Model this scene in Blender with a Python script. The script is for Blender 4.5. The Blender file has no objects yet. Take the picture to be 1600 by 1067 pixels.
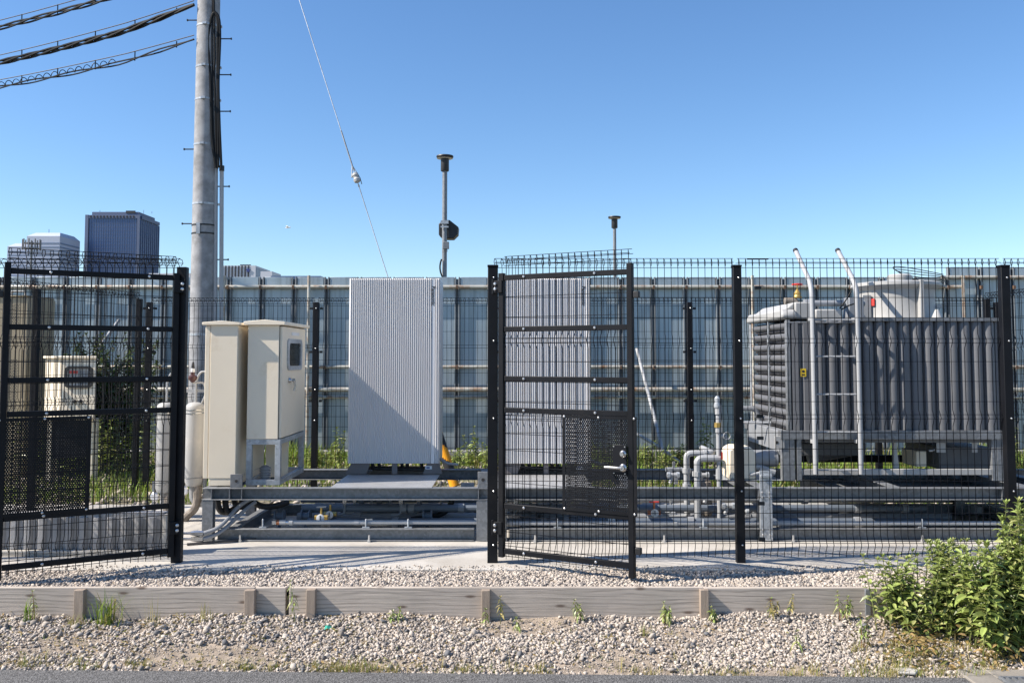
import bpy, bmesh, math, random
import numpy as np
from mathutils import Vector, Matrix
random.seed(7); RNG = np.random.default_rng(11)
R = math.radians
S = bpy.context.scene
COL = S.collection

# ------------------------------------------------------------------ camera, sky, sun, exposure
F, E, HY = 1400.0, 1.5, 558.0          # focal length in photo pixels, eye height, horizon row
TH = math.atan(0.058)                  # the camera is tilted up a little
YP = HY - F * math.tan(TH)
cam_d = bpy.data.cameras.new('camera'); cam = bpy.data.objects.new('camera', cam_d); COL.objects.link(cam)
cam_d.sensor_fit = 'HORIZONTAL'; cam_d.sensor_width = 36; cam_d.lens = 36 * F / 1600
cam_d.shift_y = -(533.5 - YP) / 1600
cam_d.clip_end = 6000
cam.location = (0, 0, E); cam.rotation_euler = (R(90) + TH, 0, 0)
S.camera = cam
SUN = Vector((-1.0, -0.21, 0.92)).normalized()      # direction towards the sun
W = bpy.data.worlds.new('World'); S.world = W; W.use_nodes = True
nt = W.node_tree; bg = nt.nodes['Background']
sky = nt.nodes.new('ShaderNodeTexSky'); sky.sky_type = 'NISHITA'; sky.sun_disc = False
sky.sun_elevation = math.asin(SUN.z); sky.sun_rotation = math.atan2(SUN.x, SUN.y)
sky.air_density = 1.0; sky.dust_density = 0.2; sky.ozone_density = 3.2
hs_ = nt.nodes.new('ShaderNodeHueSaturation'); hs_.inputs['Saturation'].default_value = 1.14; nt.links.new(sky.outputs[0], hs_.inputs['Color'])
tint = nt.nodes.new('ShaderNodeMix'); tint.data_type = 'RGBA'; tint.blend_type = 'MULTIPLY'; tint.inputs[0].default_value = 1; tint.inputs[7].default_value = (0.93, 0.95, 1.0, 1)
nt.links.new(hs_.outputs[0], tint.inputs[6]); nt.links.new(tint.outputs[2], bg.inputs[0]); bg.inputs[1].default_value = 0.106
sd = bpy.data.lights.new('sun', 'SUN'); sd.energy = 5.0; sd.angle = R(0.5); sd.color = (1.0, 0.925, 0.83)
sun = bpy.data.objects.new('sun', sd); COL.objects.link(sun); sun.location = SUN * 60
sun.rotation_euler = SUN.to_track_quat('Z', 'Y').to_euler()
vs = S.view_settings; vs.view_transform = 'Standard'; vs.look = 'None'; vs.gamma = 1; vs.exposure = 0.80

def _ray(px, py):
    u, v = px - 800.0, py - YP
    return u, F * math.cos(TH) + v * math.sin(TH), F * math.sin(TH) - v * math.cos(TH)
def at(px, py, Y):
    u, dy, dz = _ray(px, py)
    return Vector((Y * u / dy, Y, E + Y * dz / dy))
def gd(px, py, z=0.0):
    u, dy, dz = _ray(px, py); t = (z - E) / dz
    return Vector((t * u, t * dy, z))
def X(px, Y, py=558): return at(px, py, Y).x
def Z(py, Y, px=800): return at(px, py, Y).z

# ------------------------------------------------------------------ materials
M = {}
def mat(name, col, rough=0.6, metal=0.0, var=0.12, scale=6.0, bump=0.0, bscale=40.0, dirt=None, dirt_amt=0.0,
        dscale=3.0, kind=None, spec=0.5, stretch=(1, 1, 1), trans=0.0):
    m = bpy.data.materials.new(name); m.use_nodes = True; t = m.node_tree; N = t.nodes; L = t.links
    p = N['Principled BSDF']; p.inputs['Roughness'].default_value = rough; p.inputs['Metallic'].default_value = metal
    p.inputs['Specular IOR Level'].default_value = spec
    tc = N.new('ShaderNodeTexCoord'); mp = N.new('ShaderNodeMapping'); mp.inputs['Scale'].default_value = stretch
    geo = N.new('ShaderNodeNewGeometry')
    L.new(geo.outputs['Position'], mp.inputs[0])
    V = mp.outputs[0]
    def noise(sc, det=5, rg=0.6):
        n = N.new('ShaderNodeTexNoise'); n.inputs['Scale'].default_value = sc; n.inputs['Detail'].default_value = det
        n.inputs['Roughness'].default_value = rg; L.new(V, n.inputs['Vector']); return n.outputs['Fac']
    def mixc(fac, a, b, mode='MIX'):
        x = N.new('ShaderNodeMix'); x.data_type = 'RGBA'; x.blend_type = mode
        for s, v in ((x.inputs[0], fac), (x.inputs[6], a), (x.inputs[7], b)):
            if hasattr(v, 'links'): L.new(v, s)
            else: s.default_value = v
        return x.outputs[2]
    def ramp(f, a, b, ca=(0, 0, 0, 1), cb=(1, 1, 1, 1)):
        r = N.new('ShaderNodeValToRGB'); r.color_ramp.elements[0].position = a; r.color_ramp.elements[1].position = b
        r.color_ramp.elements[0].color = ca; r.color_ramp.elements[1].color = cb; L.new(f, r.inputs[0]); return r.outputs[0]
    c4 = lambda c, k=1.0: (min(1, c[0] * k), min(1, c[1] * k), min(1, c[2] * k), 1)
    fac = ramp(noise(scale), 0.3, 0.7)
    c = mixc(fac, c4(col, 1 - var), c4(col, 1 + var))
    h = noise(bscale, 4)
    if kind == 'galv':
        vo = N.new('ShaderNodeTexVoronoi'); vo.inputs['Scale'].default_value = 45; L.new(V, vo.inputs['Vector'])
        bw = N.new('ShaderNodeRGBToBW'); L.new(vo.outputs['Color'], bw.inputs[0])
        c = mixc(ramp(bw.outputs[0], 0.2, 0.8), c, mixc(0.75, c, c4(col, 1.45)))
        c = mixc(ramp(noise(2.2), 0.52, 0.75), c, c4(col, 0.62))
    if kind == 'island':
        r = ramp(geo.outputs['Random Per Island'], 0, 1)
        c = mixc(r, c4(col, 1 - var), c4(col, 1 + var))
        x = N.new('ShaderNodeMath'); x.operation = 'MULTIPLY'; x.inputs[1].default_value = 17.31; L.new(geo.outputs['Random Per Island'], x.inputs[0])
        fr = N.new('ShaderNodeMath'); fr.operation = 'FRACT'; L.new(x.outputs[0], fr.inputs[0])
        c = mixc(ramp(fr.outputs[0], 0.72, 0.86), c, c4(dirt if dirt else col))
        dirt_here = None
    elif dirt is not None:
        c = mixc(ramp(noise(dscale, 6, 0.7), 0.62 - dirt_amt * 0.35, 0.78 - dirt_amt * 0.2), c, c4(dirt))
    if kind == 'wood':
        w = N.new('ShaderNodeTexWave'); w.wave_type = 'BANDS'; w.bands_direction = 'Z'; w.inputs['Scale'].default_value = 7
        w.inputs['Distortion'].default_value = 9; w.inputs['Detail'].default_value = 3; w.inputs['Detail Scale'].default_value = 0.7
        mp2 = N.new('ShaderNodeMapping'); mp2.inputs['Scale'].default_value = (0.35, 1, 1.6); L.new(geo.outputs['Position'], mp2.inputs[0])
        L.new(mp2.outputs[0], w.inputs['Vector'])
        c = mixc(ramp(w.outputs['Fac'], 0.55, 1.0), c, c4(col, 0.58))
        n2 = N.new('ShaderNodeTexNoise'); n2.inputs['Scale'].default_value = 1; n2.inputs['Detail'].default_value = 4
        mp3 = N.new('ShaderNodeMapping'); mp3.inputs['Scale'].default_value = (3, 60, 160); L.new(geo.outputs['Position'], mp3.inputs[0]); L.new(mp3.outputs[0], n2.inputs['Vector'])
        c = mixc(ramp(n2.outputs['Fac'], 0.35, 0.7), c, c4(col, 1.15)); h = n2.outputs['Fac']
        vo = N.new('ShaderNodeTexVoronoi'); vo.voronoi_dimensions = '2D'; vo.inputs['Scale'].default_value = 1.0
        sx_ = N.new('ShaderNodeSeparateXYZ'); cx_ = N.new('ShaderNodeCombineXYZ'); mp4 = N.new('ShaderNodeMapping'); mp4.inputs['Scale'].default_value = (1.9, 6.5, 1)
        L.new(geo.outputs['Position'], sx_.inputs[0]); L.new(sx_.outputs[0], cx_.inputs[0]); L.new(sx_.outputs[2], cx_.inputs[1]); L.new(cx_.outputs[0], mp4.inputs[0]); L.new(mp4.outputs[0], vo.inputs['Vector'])
        c = mixc(ramp(vo.outputs['Distance'], 0.03, 0.085), c4((0.15, 0.11, 0.085)), c)
    if kind == 'asphalt':
        vo = N.new('ShaderNodeTexVoronoi'); vo.inputs['Scale'].default_value = 170; L.new(V, vo.inputs['Vector'])
        bw = N.new('ShaderNodeRGBToBW'); L.new(vo.outputs['Color'], bw.inputs[0])
        c = mixc(ramp(bw.outputs[0], 0.25, 0.85), c4(col, 0.5), c4(col, 2.1)); h = vo.outputs['Distance']
    if kind == 'drips':   # vertical run-off streaks
        n3 = N.new('ShaderNodeTexNoise'); n3.inputs['Scale'].default_value = 1; n3.inputs['Detail'].default_value = 4
        mp5 = N.new('ShaderNodeMapping'); mp5.inputs['Scale'].default_value = (16, 16, 0.7); L.new(geo.outputs['Position'], mp5.inputs[0]); L.new(mp5.outputs[0], n3.inputs['Vector'])
        c = mixc(ramp(n3.outputs['Fac'], 0.48, 0.72), c, c4(dirt if dirt else col, 0.9))
    L.new(c, p.inputs['Base Color'])
    if kind not in ('island',):
        rr = N.new('ShaderNodeMapRange'); rr.inputs['To Min'].default_value = max(0.03, rough - 0.1); rr.inputs['To Max'].default_value = min(1, rough + 0.12)
        L.new(noise(scale * 2.3), rr.inputs['Value']); L.new(rr.outputs[0], p.inputs['Roughness'])
    if bump > 0:
        b = N.new('ShaderNodeBump'); b.inputs['Strength'].default_value = min(1, bump); b.inputs['Distance'].default_value = 0.004 if bump <= 1 else 0.01
        L.new(h, b.inputs['Height']); L.new(b.outputs[0], p.inputs['Normal'])
    if trans > 0:
        tb = N.new('ShaderNodeBsdfTranslucent'); L.new(mixc(0.5, c, (0.25, 0.32, 0.04, 1)), tb.inputs[0])
        ms = N.new('ShaderNodeMixShader'); ms.inputs[0].default_value = trans
        L.new(p.outputs[0], ms.inputs[1]); L.new(tb.outputs[0], ms.inputs[2]); L.new(ms.outputs[0], N['Material Output'].inputs[0])
    M[name] = m
    return m
mat('black_coat', (0.0055, 0.006, 0.008), 0.5, 0, 0.3, 5, 0.1, 300, dirt=(0.014, 0.013, 0.013), dirt_amt=0.25, spec=0.22)
mat('black_wire', (0.005, 0.006, 0.009), 0.6, 0, 0.2, 5, spec=0.2)
mat('black_rubber', (0.012, 0.012, 0.013), 0.55, 0, 0.3, 8)
mat('galv', (0.185, 0.192, 0.20), 0.5, 0.35, 0.14, 5, 0.2, 60, kind='galv')
mat('galv_bright', (0.36, 0.38, 0.40), 0.42, 0.35, 0.12, 5, 0.15, 60, kind='galv')
mat('bolt', (0.62, 0.62, 0.62), 0.3, 0.8, 0.1)
mat('cream', (0.82, 0.715, 0.555), 0.42, 0, 0.035, 1.6, 0.06, 250, dirt=(0.72, 0.60, 0.43), dirt_amt=0.12)
mat('tan_paint', (0.32, 0.26, 0.17), 0.5, 0, 0.06, 2)
mat('seam', (0.03, 0.028, 0.026), 0.7)
mat('silver_paint', (0.72, 0.70, 0.69), 0.42, 0.1, 0.02, 1.5)
mat('silver_flat', (0.50, 0.51, 0.53), 0.4, 0.3, 0.03, 2)
mat('ink', (0.03, 0.03, 0.035), 0.5); mat('ink_soft', (0.33, 0.35, 0.38), 0.5)
mat('stand_paint', (0.17, 0.15, 0.145), 0.6, 0, 0.1)
mat('checker', (0.50, 0.50, 0.50), 0.38, 0.5, 0.1, 8)
mat('concrete', (0.49, 0.46, 0.415), 0.85, 0, 0.10, 1.7, 0.35, 60, dirt=(0.36, 0.33, 0.285), dirt_amt=0.5, dscale=1.4)
mat('concrete_grey', (0.36, 0.35, 0.345), 0.85, 0, 0.14, 5, 0.4, 60, dirt=(0.24, 0.23, 0.22), dirt_amt=0.3)
mat('pole_concrete', (0.27, 0.27, 0.275), 0.75, 0, 0.3, 7, 0.4, 90, dirt=(0.18, 0.178, 0.175), dirt_amt=0.3, dscale=4)
mat('concrete_old', (0.26, 0.235, 0.20), 0.9, 0, 0.2, 6, 0.6, 70, dirt=(0.17, 0.145, 0.115), dirt_amt=0.5)
mat('asphalt', (0.10, 0.097, 0.094), 0.9, 0, 0.3, 3, 1.0, 200, kind='asphalt')
mat('wood', (0.43, 0.37, 0.31), 0.85, 0, 0.22, 3, 0.5, 60, kind='wood')
mat('wood_peg', (0.31, 0.245, 0.19), 0.85, 0, 0.2, 5, 0.5, 60, stretch=(9, 9, 1))
mat('knot', (0.09, 0.055, 0.035), 0.8, 0, 0.3, 30)
mat('stone', (0.44, 0.38, 0.32), 0.9, 0, 0.33, 5, kind='island', dirt=(0.16, 0.145, 0.135))
mat('stone_big', (0.33, 0.29, 0.25), 0.85, 0, 0.4, 5, kind='island', dirt=(0.13, 0.13, 0.135))
mat('soil', (0.29, 0.235, 0.18), 0.95, 0, 0.45, 14, 1.0, 55, dirt=(0.17, 0.14, 0.11), dirt_amt=0.3)
mat('back_ground', (0.20, 0.17, 0.115), 0.95, 0, 0.3, 5, 1.0, 30, dirt=(0.10, 0.13, 0.035), dirt_amt=0.4, dscale=0.8)
mat('leaf', (0.24, 0.295, 0.08), 0.36, 0, 0.5, 5, kind='island', dirt=(0.36, 0.36, 0.14), trans=0.2)
mat('leaf_dark', (0.050, 0.080, 0.025), 0.28, 0, 0.5, 5, kind='island', dirt=(0.09, 0.12, 0.04), trans=0.2)
mat('leaf_dry', (0.30, 0.20, 0.075), 0.7, 0, 0.4, 5, kind='island', dirt=(0.20, 0.19, 0.05), trans=0.3)
mat('grass', (0.17, 0.26, 0.035), 0.6, 0, 0.4, 5, kind='island', dirt=(0.33, 0.27, 0.09), trans=0.35)
mat('grass_dry', (0.36, 0.29, 0.11), 0.7, 0, 0.35, 5, kind='island', dirt=(0.19, 0.26, 0.05), trans=0.3)
mat('stem', (0.13, 0.15, 0.045), 0.6, 0, 0.3, 10); mat('stem_red', (0.22, 0.11, 0.05), 0.6, 0, 0.3, 10); mat('bark', (0.10, 0.08, 0.06), 0.9, 0, 0.3, 8)
mat('hoarding', (0.37, 0.43, 0.465), 0.4, 0.45, 0.09, 0.9, 0.1, 8, kind='drips', dirt=(0.30, 0.35, 0.37))
mat('hoarding_rib', (0.19, 0.21, 0.225), 0.55, 0.2, 0.15, 3)
mat('scaffold', (0.50, 0.48, 0.42), 0.5, 0.3, 0.15, 4, 0.1, 60, dirt=(0.28, 0.13, 0.05), dirt_amt=0.42, dscale=5)
mat('rust', (0.13, 0.075, 0.045), 0.85, 0, 0.35, 20)
mat('tube_grey', (0.125, 0.127, 0.135), 0.5, 0, 0.08, 3, 0.1, 60, dirt=(0.15, 0.145, 0.14), dirt_amt=0.2)
mat('dark_in', (0.02, 0.02, 0.022), 0.8); mat('fin', (0.22, 0.20, 0.20), 0.6, 0.2, 0.4, 30)
mat('white_plastic', (0.37, 0.365, 0.35), 0.5, 0, 0.05, 3, dirt=(0.47, 0.45, 0.42), dirt_amt=0.3)
mat('pipe_white', (0.36, 0.365, 0.37), 0.45, 0.05, 0.06, 6)
mat('pipe_grey', (0.26, 0.27, 0.285), 0.5, 0.1, 0.1, 6); mat('pipe_blue', (0.13, 0.155, 0.19), 0.5, 0.1, 0.1, 6)
mat('wrap', (0.21, 0.18, 0.15), 0.8, 0, 0.4, 18, 1.0, 60)
mat('steel', (0.55, 0.55, 0.55), 0.25, 0.9, 0.08, 6)
mat('brass', (0.55, 0.38, 0.12), 0.35, 0.7, 0.15, 9); mat('copper', (0.45, 0.18, 0.09), 0.4, 0.7, 0.15, 9)
mat('red', (0.55, 0.04, 0.03), 0.4); mat('yellow', (0.75, 0.52, 0.02), 0.5); mat('orange', (0.85, 0.36, 0.01), 0.5, 0, 0.1)
mat('brown_valve', (0.07, 0.025, 0.025), 0.4); mat('teal', (0.02, 0.30, 0.22), 0.5); mat('white_label', (0.7, 0.7, 0.7), 0.5)
mat('lamp_black', (0.02, 0.02, 0.022), 0.5); mat('cable', (0.006, 0.006, 0.006), 0.5, 0, 0.3, 6, spec=0.25); mat('cable_grey', (0.08, 0.07, 0.065), 0.6)
mat('tower_dark', (0.075, 0.125, 0.25), 0.3, 0.1, 0.1, 0.02); mat('tower_mull', (0.10, 0.13, 0.21), 0.6)
mat('tower_light', (0.42, 0.46, 0.56), 0.6, 0, 0.04, 0.02); mat('tower_band', (0.17, 0.22, 0.32), 0.4)
mat('white_wall', (0.55, 0.56, 0.60), 0.6, 0, 0.05, 0.1); mat('navy', (0.03, 0.05, 0.2), 0.5)
mat('bird', (0.75, 0.75, 0.76), 0.6)
def glass():
    m = bpy.data.materials.new('glass'); m.use_nodes = True; t = m.node_tree; N = t.nodes; L = t.links
    gl = N.new('ShaderNodeBsdfGlossy'); gl.inputs['Roughness'].default_value = 0.05
    tr = N.new('ShaderNodeBsdfTransparent'); fr = N.new('ShaderNodeFresnel'); fr.inputs[0].default_value = 1.18
    ms = N.new('ShaderNodeMixShader'); L.new(fr.outputs[0], ms.inputs[0]); L.new(tr.outputs[0], ms.inputs[1]); L.new(gl.outputs[0], ms.inputs[2])
    L.new(ms.outputs[0], N['Material Output'].inputs[0]); M['glass'] = m
glass()

# ------------------------------------------------------------------ mesh builder and scene tree
def V3(*a): return Vector(a)
class MB:
    def __init__(s): s.v = []; s.f = []; s.extra = []; s.cut = []
    def add(s, vs_, fs):
        o = len(s.v); s.cut.append((o, len(s.f))); s.v += [tuple(v) for v in vs_]; s.f += [tuple(i + o for i in f) for f in fs]; return s
    def box(s, x0, x1, y0, y1, z0, z1, rot=None, piv=None):
        x0, x1 = sorted((x0, x1)); y0, y1 = sorted((y0, y1)); z0, z1 = sorted((z0, z1))
        vs_ = [(x0, y0, z0), (x1, y0, z0), (x1, y1, z0), (x0, y1, z0), (x0, y0, z1), (x1, y0, z1), (x1, y1, z1), (x0, y1, z1)]
        if rot is not None:
            pv = Vector(piv); vs_ = [pv + rot @ (Vector(v) - pv) for v in vs_]
        return s.add(vs_, [(0, 3, 2, 1), (4, 5, 6, 7), (0, 1, 5, 4), (1, 2, 6, 5), (2, 3, 7, 6), (3, 0, 4, 7)])
    def obox(s, o, ux, uy, uz, a, b, c):      # box with its corner ranges a,b,c along three axes from o
        vs_ = [o + ux * x + uy * y + uz * z for z in c for y in b for x in a]
        return s.add(vs_, [(0, 2, 3, 1), (4, 5, 7, 6), (0, 1, 5, 4), (1, 3, 7, 5), (3, 2, 6, 7), (2, 0, 4, 6)])
    def tube(s, path, r, n=8, cap=True):
        P = [Vector(p) for p in path]; rs = r if isinstance(r, (list, tuple)) else [r] * len(P)
        vs_ = []; fs = []; up = None
        for i, p in enumerate(P):
            d = (P[min(i + 1, len(P) - 1)] - P[max(i - 1, 0)]).normalized()
            if up is None: up = Vector((0, 0, 1)) if abs(d.z) < 0.9 else Vector((0, 1, 0))
            a = d.cross(up)
            if a.length < 1e-4: a = d.cross(Vector((1, 0.2, 0)))
            a.normalize(); b = a.cross(d).normalized(); up = b
            for k in range(n):
                t = 2 * math.pi * (k + 0.5) / n
                vs_.append(p + (a * math.cos(t) + b * math.sin(t)) * rs[i])
        for i in range(len(P) - 1):
            for k in range(n):
                k2 = (k + 1) % n; fs.append((i * n + k, i * n + k2, (i + 1) * n + k2, (i + 1) * n + k))
        if cap: fs.append(tuple(range(n))[::-1]); fs.append(tuple((len(P) - 1) * n + k for k in range(n)))
        return s.add(vs_, fs)
    def lathe(s, prof, c, n=24, axis='Z'):    # prof: (radius, height)
        vs_ = []; fs = []; c = Vector(c)
        for r, h in prof:
            for k in range(n):
                t = 2 * math.pi * k / n; x, y = r * math.cos(t), r * math.sin(t)
                vs_.append(c + (V3(x, y, h) if axis == 'Z' else V3(h, x, y) if axis == 'X' else V3(x, h, y)))
        m = len(prof)
        for i in range(m - 1):
            for k in range(n):
                k2 = (k + 1) % n; fs.append((i * n + k, i * n + k2, (i + 1) * n + k2, (i + 1) * n + k))
        fs.append(tuple(range(n))[::-1]); fs.append(tuple((m - 1) * n + k for k in range(n)))
        return s.add(vs_, fs)
    def prism(s, poly, a0, a1, axis='Y'):     # poly in the other two axes: Y->(x,z)  X->(y,z)  Z->(x,y)
        f = {'Y': lambda p, a: (p[0], a, p[1]), 'X': lambda p, a: (a, p[0], p[1]), 'Z': lambda p, a: (p[0], p[1], a)}[axis]
        n = len(poly); vs_ = [f(p, a0) for p in poly] + [f(p, a1) for p in poly]
        fs = [(i, (i + 1) % n, n + (i + 1) % n, n + i) for i in range(n)] + [tuple(range(n))[::-1], tuple(range(n, 2 * n))]
        return s.add(vs_, fs)
    def bulk(s, verts, faces):                # large numpy blocks of one polygon size
        s.extra.append((verts, faces)); return s
    def build(s, name, m, parent=None, loc=None, bevel=0.0, smooth=True, angle=35, each=0):
        if each:                              # every piece an object of its own
            cuts = s.cut[::each] + [(len(s.v), len(s.f))]; r_ = None
            for (v0, f0), (v1, f1) in zip(cuts[:-1], cuts[1:]):
                q = MB(); q.v = s.v[v0:v1]; q.f = [tuple(i - v0 for i in f) for f in s.f[f0:f1]]; r_ = q.build(name, m, parent, loc, bevel, smooth, angle)
            return r_
        root = parent
        while root is not None and root.parent is not None: root = root.parent
        off = np.array(root.location if root is not None else (loc if loc is not None else (0, 0, 0)), dtype=float)
        me = bpy.data.meshes.new(name)
        if s.extra:
            vv = [np.array(s.v, float).reshape(-1, 3)] if s.v else []; base = len(s.v)
            lv = []; tot = []
            for f in s.f: lv += f; tot.append(len(f))
            lv = [np.array(lv, dtype=np.int64)]; tot = [np.array(tot, dtype=np.int64)]
            for a, b in s.extra:
                vv.append(a); lv.append((b + base).ravel()); tot.append(np.full(len(b), b.shape[1])); base += len(a)
            vv = np.concatenate(vv) - off; lv = np.concatenate(lv); tot = np.concatenate(tot)
            me.vertices.add(len(vv)); me.vertices.foreach_set('co', vv.astype(np.float32).ravel())
            me.loops.add(len(lv)); me.loops.foreach_set('vertex_index', lv.astype(np.int32))
            st = np.concatenate(([0], np.cumsum(tot)[:-1]))
            me.polygons.add(len(tot)); me.polygons.foreach_set('loop_start', st.astype(np.int32)); me.polygons.foreach_set('loop_total', tot.astype(np.int32))
            me.update(calc_edges=True)
        else:
            me.from_pydata([tuple(np.array(v) - off) for v in s.v], [], s.f)
            bm = bmesh.new(); bm.from_mesh(me); bmesh.ops.recalc_face_normals(bm, faces=bm.faces); bm.to_mesh(me); bm.free()
            if smooth:
                me.polygons.foreach_set('use_smooth', [True] * len(me.polygons)); me.set_sharp_from_angle(angle=R(angle))
        me.materials.append(M[m] if isinstance(m, str) else m)
        o = bpy.data.objects.new(name, me); COL.objects.link(o)
        if parent is not None: o.parent = parent
        else: o.location = off
        if bevel > 0:
            b = o.modifiers.new('bevel', 'BEVEL'); b.width = bevel; b.segments = 2; b.limit_method = 'ANGLE'; b.angle_limit = R(40)
        return o
LABELS = set()
def tag(o, label, cat, group=None, kind=None):
    if label:
        o['label'] = label
        if label in LABELS and not group: print('DUP LABEL', label)
        LABELS.add(label)
    if cat: o['category'] = cat
    if group: o['group'] = group
    if kind: o['kind'] = kind
    return o
def thing(name, label, cat, loc=(0, 0, 0), group=None):
    o = bpy.data.objects.new(name, None); COL.objects.link(o); o.location = loc; o.empty_display_size = 0.1
    return tag(o, label, cat, group)
def copy_tree(o, parent=None):
    c = o.copy(); COL.objects.link(c)
    if parent is not None: c.parent = parent
    for ch in list(o.children): copy_tree(ch, c)
    return c
def dup(root, loc, label, group=None):
    c = copy_tree(root); c.location = loc; c['label'] = label
    if group: c['group'] = group
    return c
def arc(p0, p1, p2, n=8):                    # quadratic curve through control point
    p0, p1, p2 = Vector(p0), Vector(p1), Vector(p2)
    return [p0 * (1 - t) ** 2 + p1 * 2 * t * (1 - t) + p2 * t * t for t in [i / n for i in range(n + 1)]]
def bend(pts, r=0.05, n=5):                  # polyline with rounded corners
    P = [Vector(p) for p in pts]; out = [P[0]]
    for i in range(1, len(P) - 1):
        a = P[i] + (P[i - 1] - P[i]).normalized() * min(r, (P[i - 1] - P[i]).length * 0.48)
        b = P[i] + (P[i + 1] - P[i]).normalized() * min(r, (P[i + 1] - P[i]).length * 0.48)
        out += arc(a, P[i], b, n)
    return out + [P[-1]]
def struct(name, mb, m, label=None, **k):
    o = mb.build(name, m, **k); o['kind'] = 'structure'
    if label: o['label'] = label
    return o

# ------------------------------------------------------------------ the ground
YB = 5.93                                # front face of the timber edging
BZ, RZ = -0.175, -0.265                    # gravel at the board, road surface
def gravel_z(x, y):
    t = np.clip((YB - y) / (YB - 5.16), 0, 1)
    return BZ + (RZ - 0.012 - BZ) * t ** 0.8 + (0.014 * np.sin(x * 2.1 + 1) * np.sin(y * 5.0) + 0.012 * np.sin(x * 5.3 + 2 * y)) * (1 - t)
g = MB()
for (y0, z0), (y1, z1) in zip([(-300, -0.36), (5.8, -0.36), (5.97, -0.36), (5.97, -0.06)], [(5.8, -0.36), (5.97, -0.36), (5.97, -0.06), (5200, -0.06)]):
    g.add([(-4000, y0, z0), (4000, y0, z0), (4000, y1, z1), (-4000, y1, z1)], [(0, 1, 2, 3)])
struct('ground', g, 'back_ground', 'dry weedy ground reaching back past the grey hoarding', smooth=False)
EDGE = lambda x: 5.12 - 0.024 * x          # the verge runs out slightly askew
g = MB(); g.prism([(-60, -8), (60, -8), (60, 4.6), (5, EDGE(5)), (-5, EDGE(-5)), (-60, 5.3)], RZ - 0.08, RZ, 'Z')
struct('road', g, 'asphalt', 'grey asphalt road surface along the bottom of the photo', smooth=False)
# sloping bed under the outer gravel
def sheet(x0, x1, y0, y1, nx, ny, zf):
    xs = np.linspace(x0, x1, nx); ys = np.linspace(y0, y1, ny); XX, YY = np.meshgrid(xs, ys)
    v = np.stack([XX, YY, zf(XX, YY)], -1).reshape(-1, 3)
    i = (np.arange(ny - 1)[:, None] * nx + np.arange(nx - 1)[None]).ravel()
    return v, np.stack([i, i + 1, i + nx + 1, i + nx], 1)
g = MB(); g.bulk(*sheet(-12, 12, 4.6, YB + 0.02, 240, 26, gravel_z))
struct('verge', g, 'soil', 'sandy bank between the road and the timber edging')
g = MB(); g.bulk(*sheet(-12, 12, YB + 0.03, 6.52, 240, 10, lambda x, y: -0.022 + 0.006 * np.sin(x * 3) * np.sin(y * 9)))
struct('gravel_bed', g, 'soil', 'sandy bed of the gravel strip behind the timber edging')
g = MB(); g.box(-7.5, 12, 6.46, 9.25, -0.16, 0.0)
struct('concrete_pad', g, 'concrete', 'pale concrete slab under the steel skids', bevel=0.006)
g = MB(); g.box(-14, 14, 13.55, 13.67, -0.1, 0.10)
struct('kerb', g, 'concrete_grey', 'low concrete kerb at the foot of the hoarding', bevel=0.01)

# stones: a few irregular prototypes scattered with numpy
ico_bm = bmesh.new(); bmesh.ops.create_icosphere(ico_bm, subdivisions=1, radius=1)
ICO_V = np.array([v.co[:] for v in ico_bm.verts]); ICO_F = np.array([[v.index for v in f.verts] for f in ico_bm.faces])
bmesh.ops.subdivide_edges(ico_bm, edges=ico_bm.edges, cuts=1, use_grid_fill=True); ico_bm.free()
def stones(n, xr, yr, zf, rmin, rmax, flat=0.62, power=2.2, lift=0.35, thin=0.0):
    vs_ = []; fs = []; nv = len(ICO_V)
    x = RNG.uniform(*xr, n); y = RNG.uniform(*yr, n)
    if thin > 0:                          # patches where the soil shows, more of them near the road
        m_ = np.sin(x * 2.3 + 4 * y) + np.sin(x * 5.1 - 7 * y + 1) + np.sin(x * 0.9 + 9 * y + 2) + RNG.normal(size=n) * 0.7 - thin * (5.75 - y) / 0.6
        k_ = m_ > -1.15; x, y = x[k_], y[k_]; n = len(x)
    if yr[0] < 5.4: k_ = y > EDGE(x) - RNG.random(n) ** 4 * 0.03; x, y = x[k_], y[k_]; n = len(x)
    s = rmin + (rmax - rmin) * RNG.random(n) ** power
    z = zf(x, y) + s * lift + RNG.random(n) * s * 0.35
    sc = np.stack([s * RNG.uniform(0.75, 1.35, n), s * RNG.uniform(0.7, 1.1, n), s * RNG.uniform(flat * 0.7, flat * 1.35, n)], 1)
    noise = 1 + RNG.uniform(-0.38, 0.30, (n, nv, 1))
    P = ICO_V[None] * noise * sc[:, None]
    q = RNG.normal(size=(n, 4)); q[:, 1:3] *= 0.35; q /= np.linalg.norm(q, axis=1)[:, None]
    w, a, b, c = q.T
    Rm = np.stack([1 - 2 * (b * b + c * c), 2 * (a * b - w * c), 2 * (a * c + w * b), 2 * (a * b + w * c), 1 - 2 * (a * a + c * c), 2 * (b * c - w * a),
                   2 * (a * c - w * b), 2 * (b * c + w * a), 1 - 2 * (a * a + b * b)], 1).reshape(n, 3, 3)
    P = np.einsum('nij,nkj->nki', Rm, P) + np.stack([x, y, z], 1)[:, None]
    Fc = ICO_F[None] + (np.arange(n) * nv)[:, None, None]
    return P.reshape(-1, 3), Fc.reshape(-1, 3)
g = MB(); g.bulk(*stones(46000, (-4.1, 4.3), (4.98, YB - 0.005), gravel_z, 0.0035, 0.0128, power=1.4, thin=0.55))
g.bulk(*stones(26000, (-4.1, 4.3), (4.98, YB - 0.005), gravel_z, 0.002, 0.0055, power=1.0))
g.bulk(*stones(3600, (-4.1, 4.3), (5.1, YB - 0.01), gravel_z, 0.010, 0.019, power=2, thin=0.6))
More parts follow.
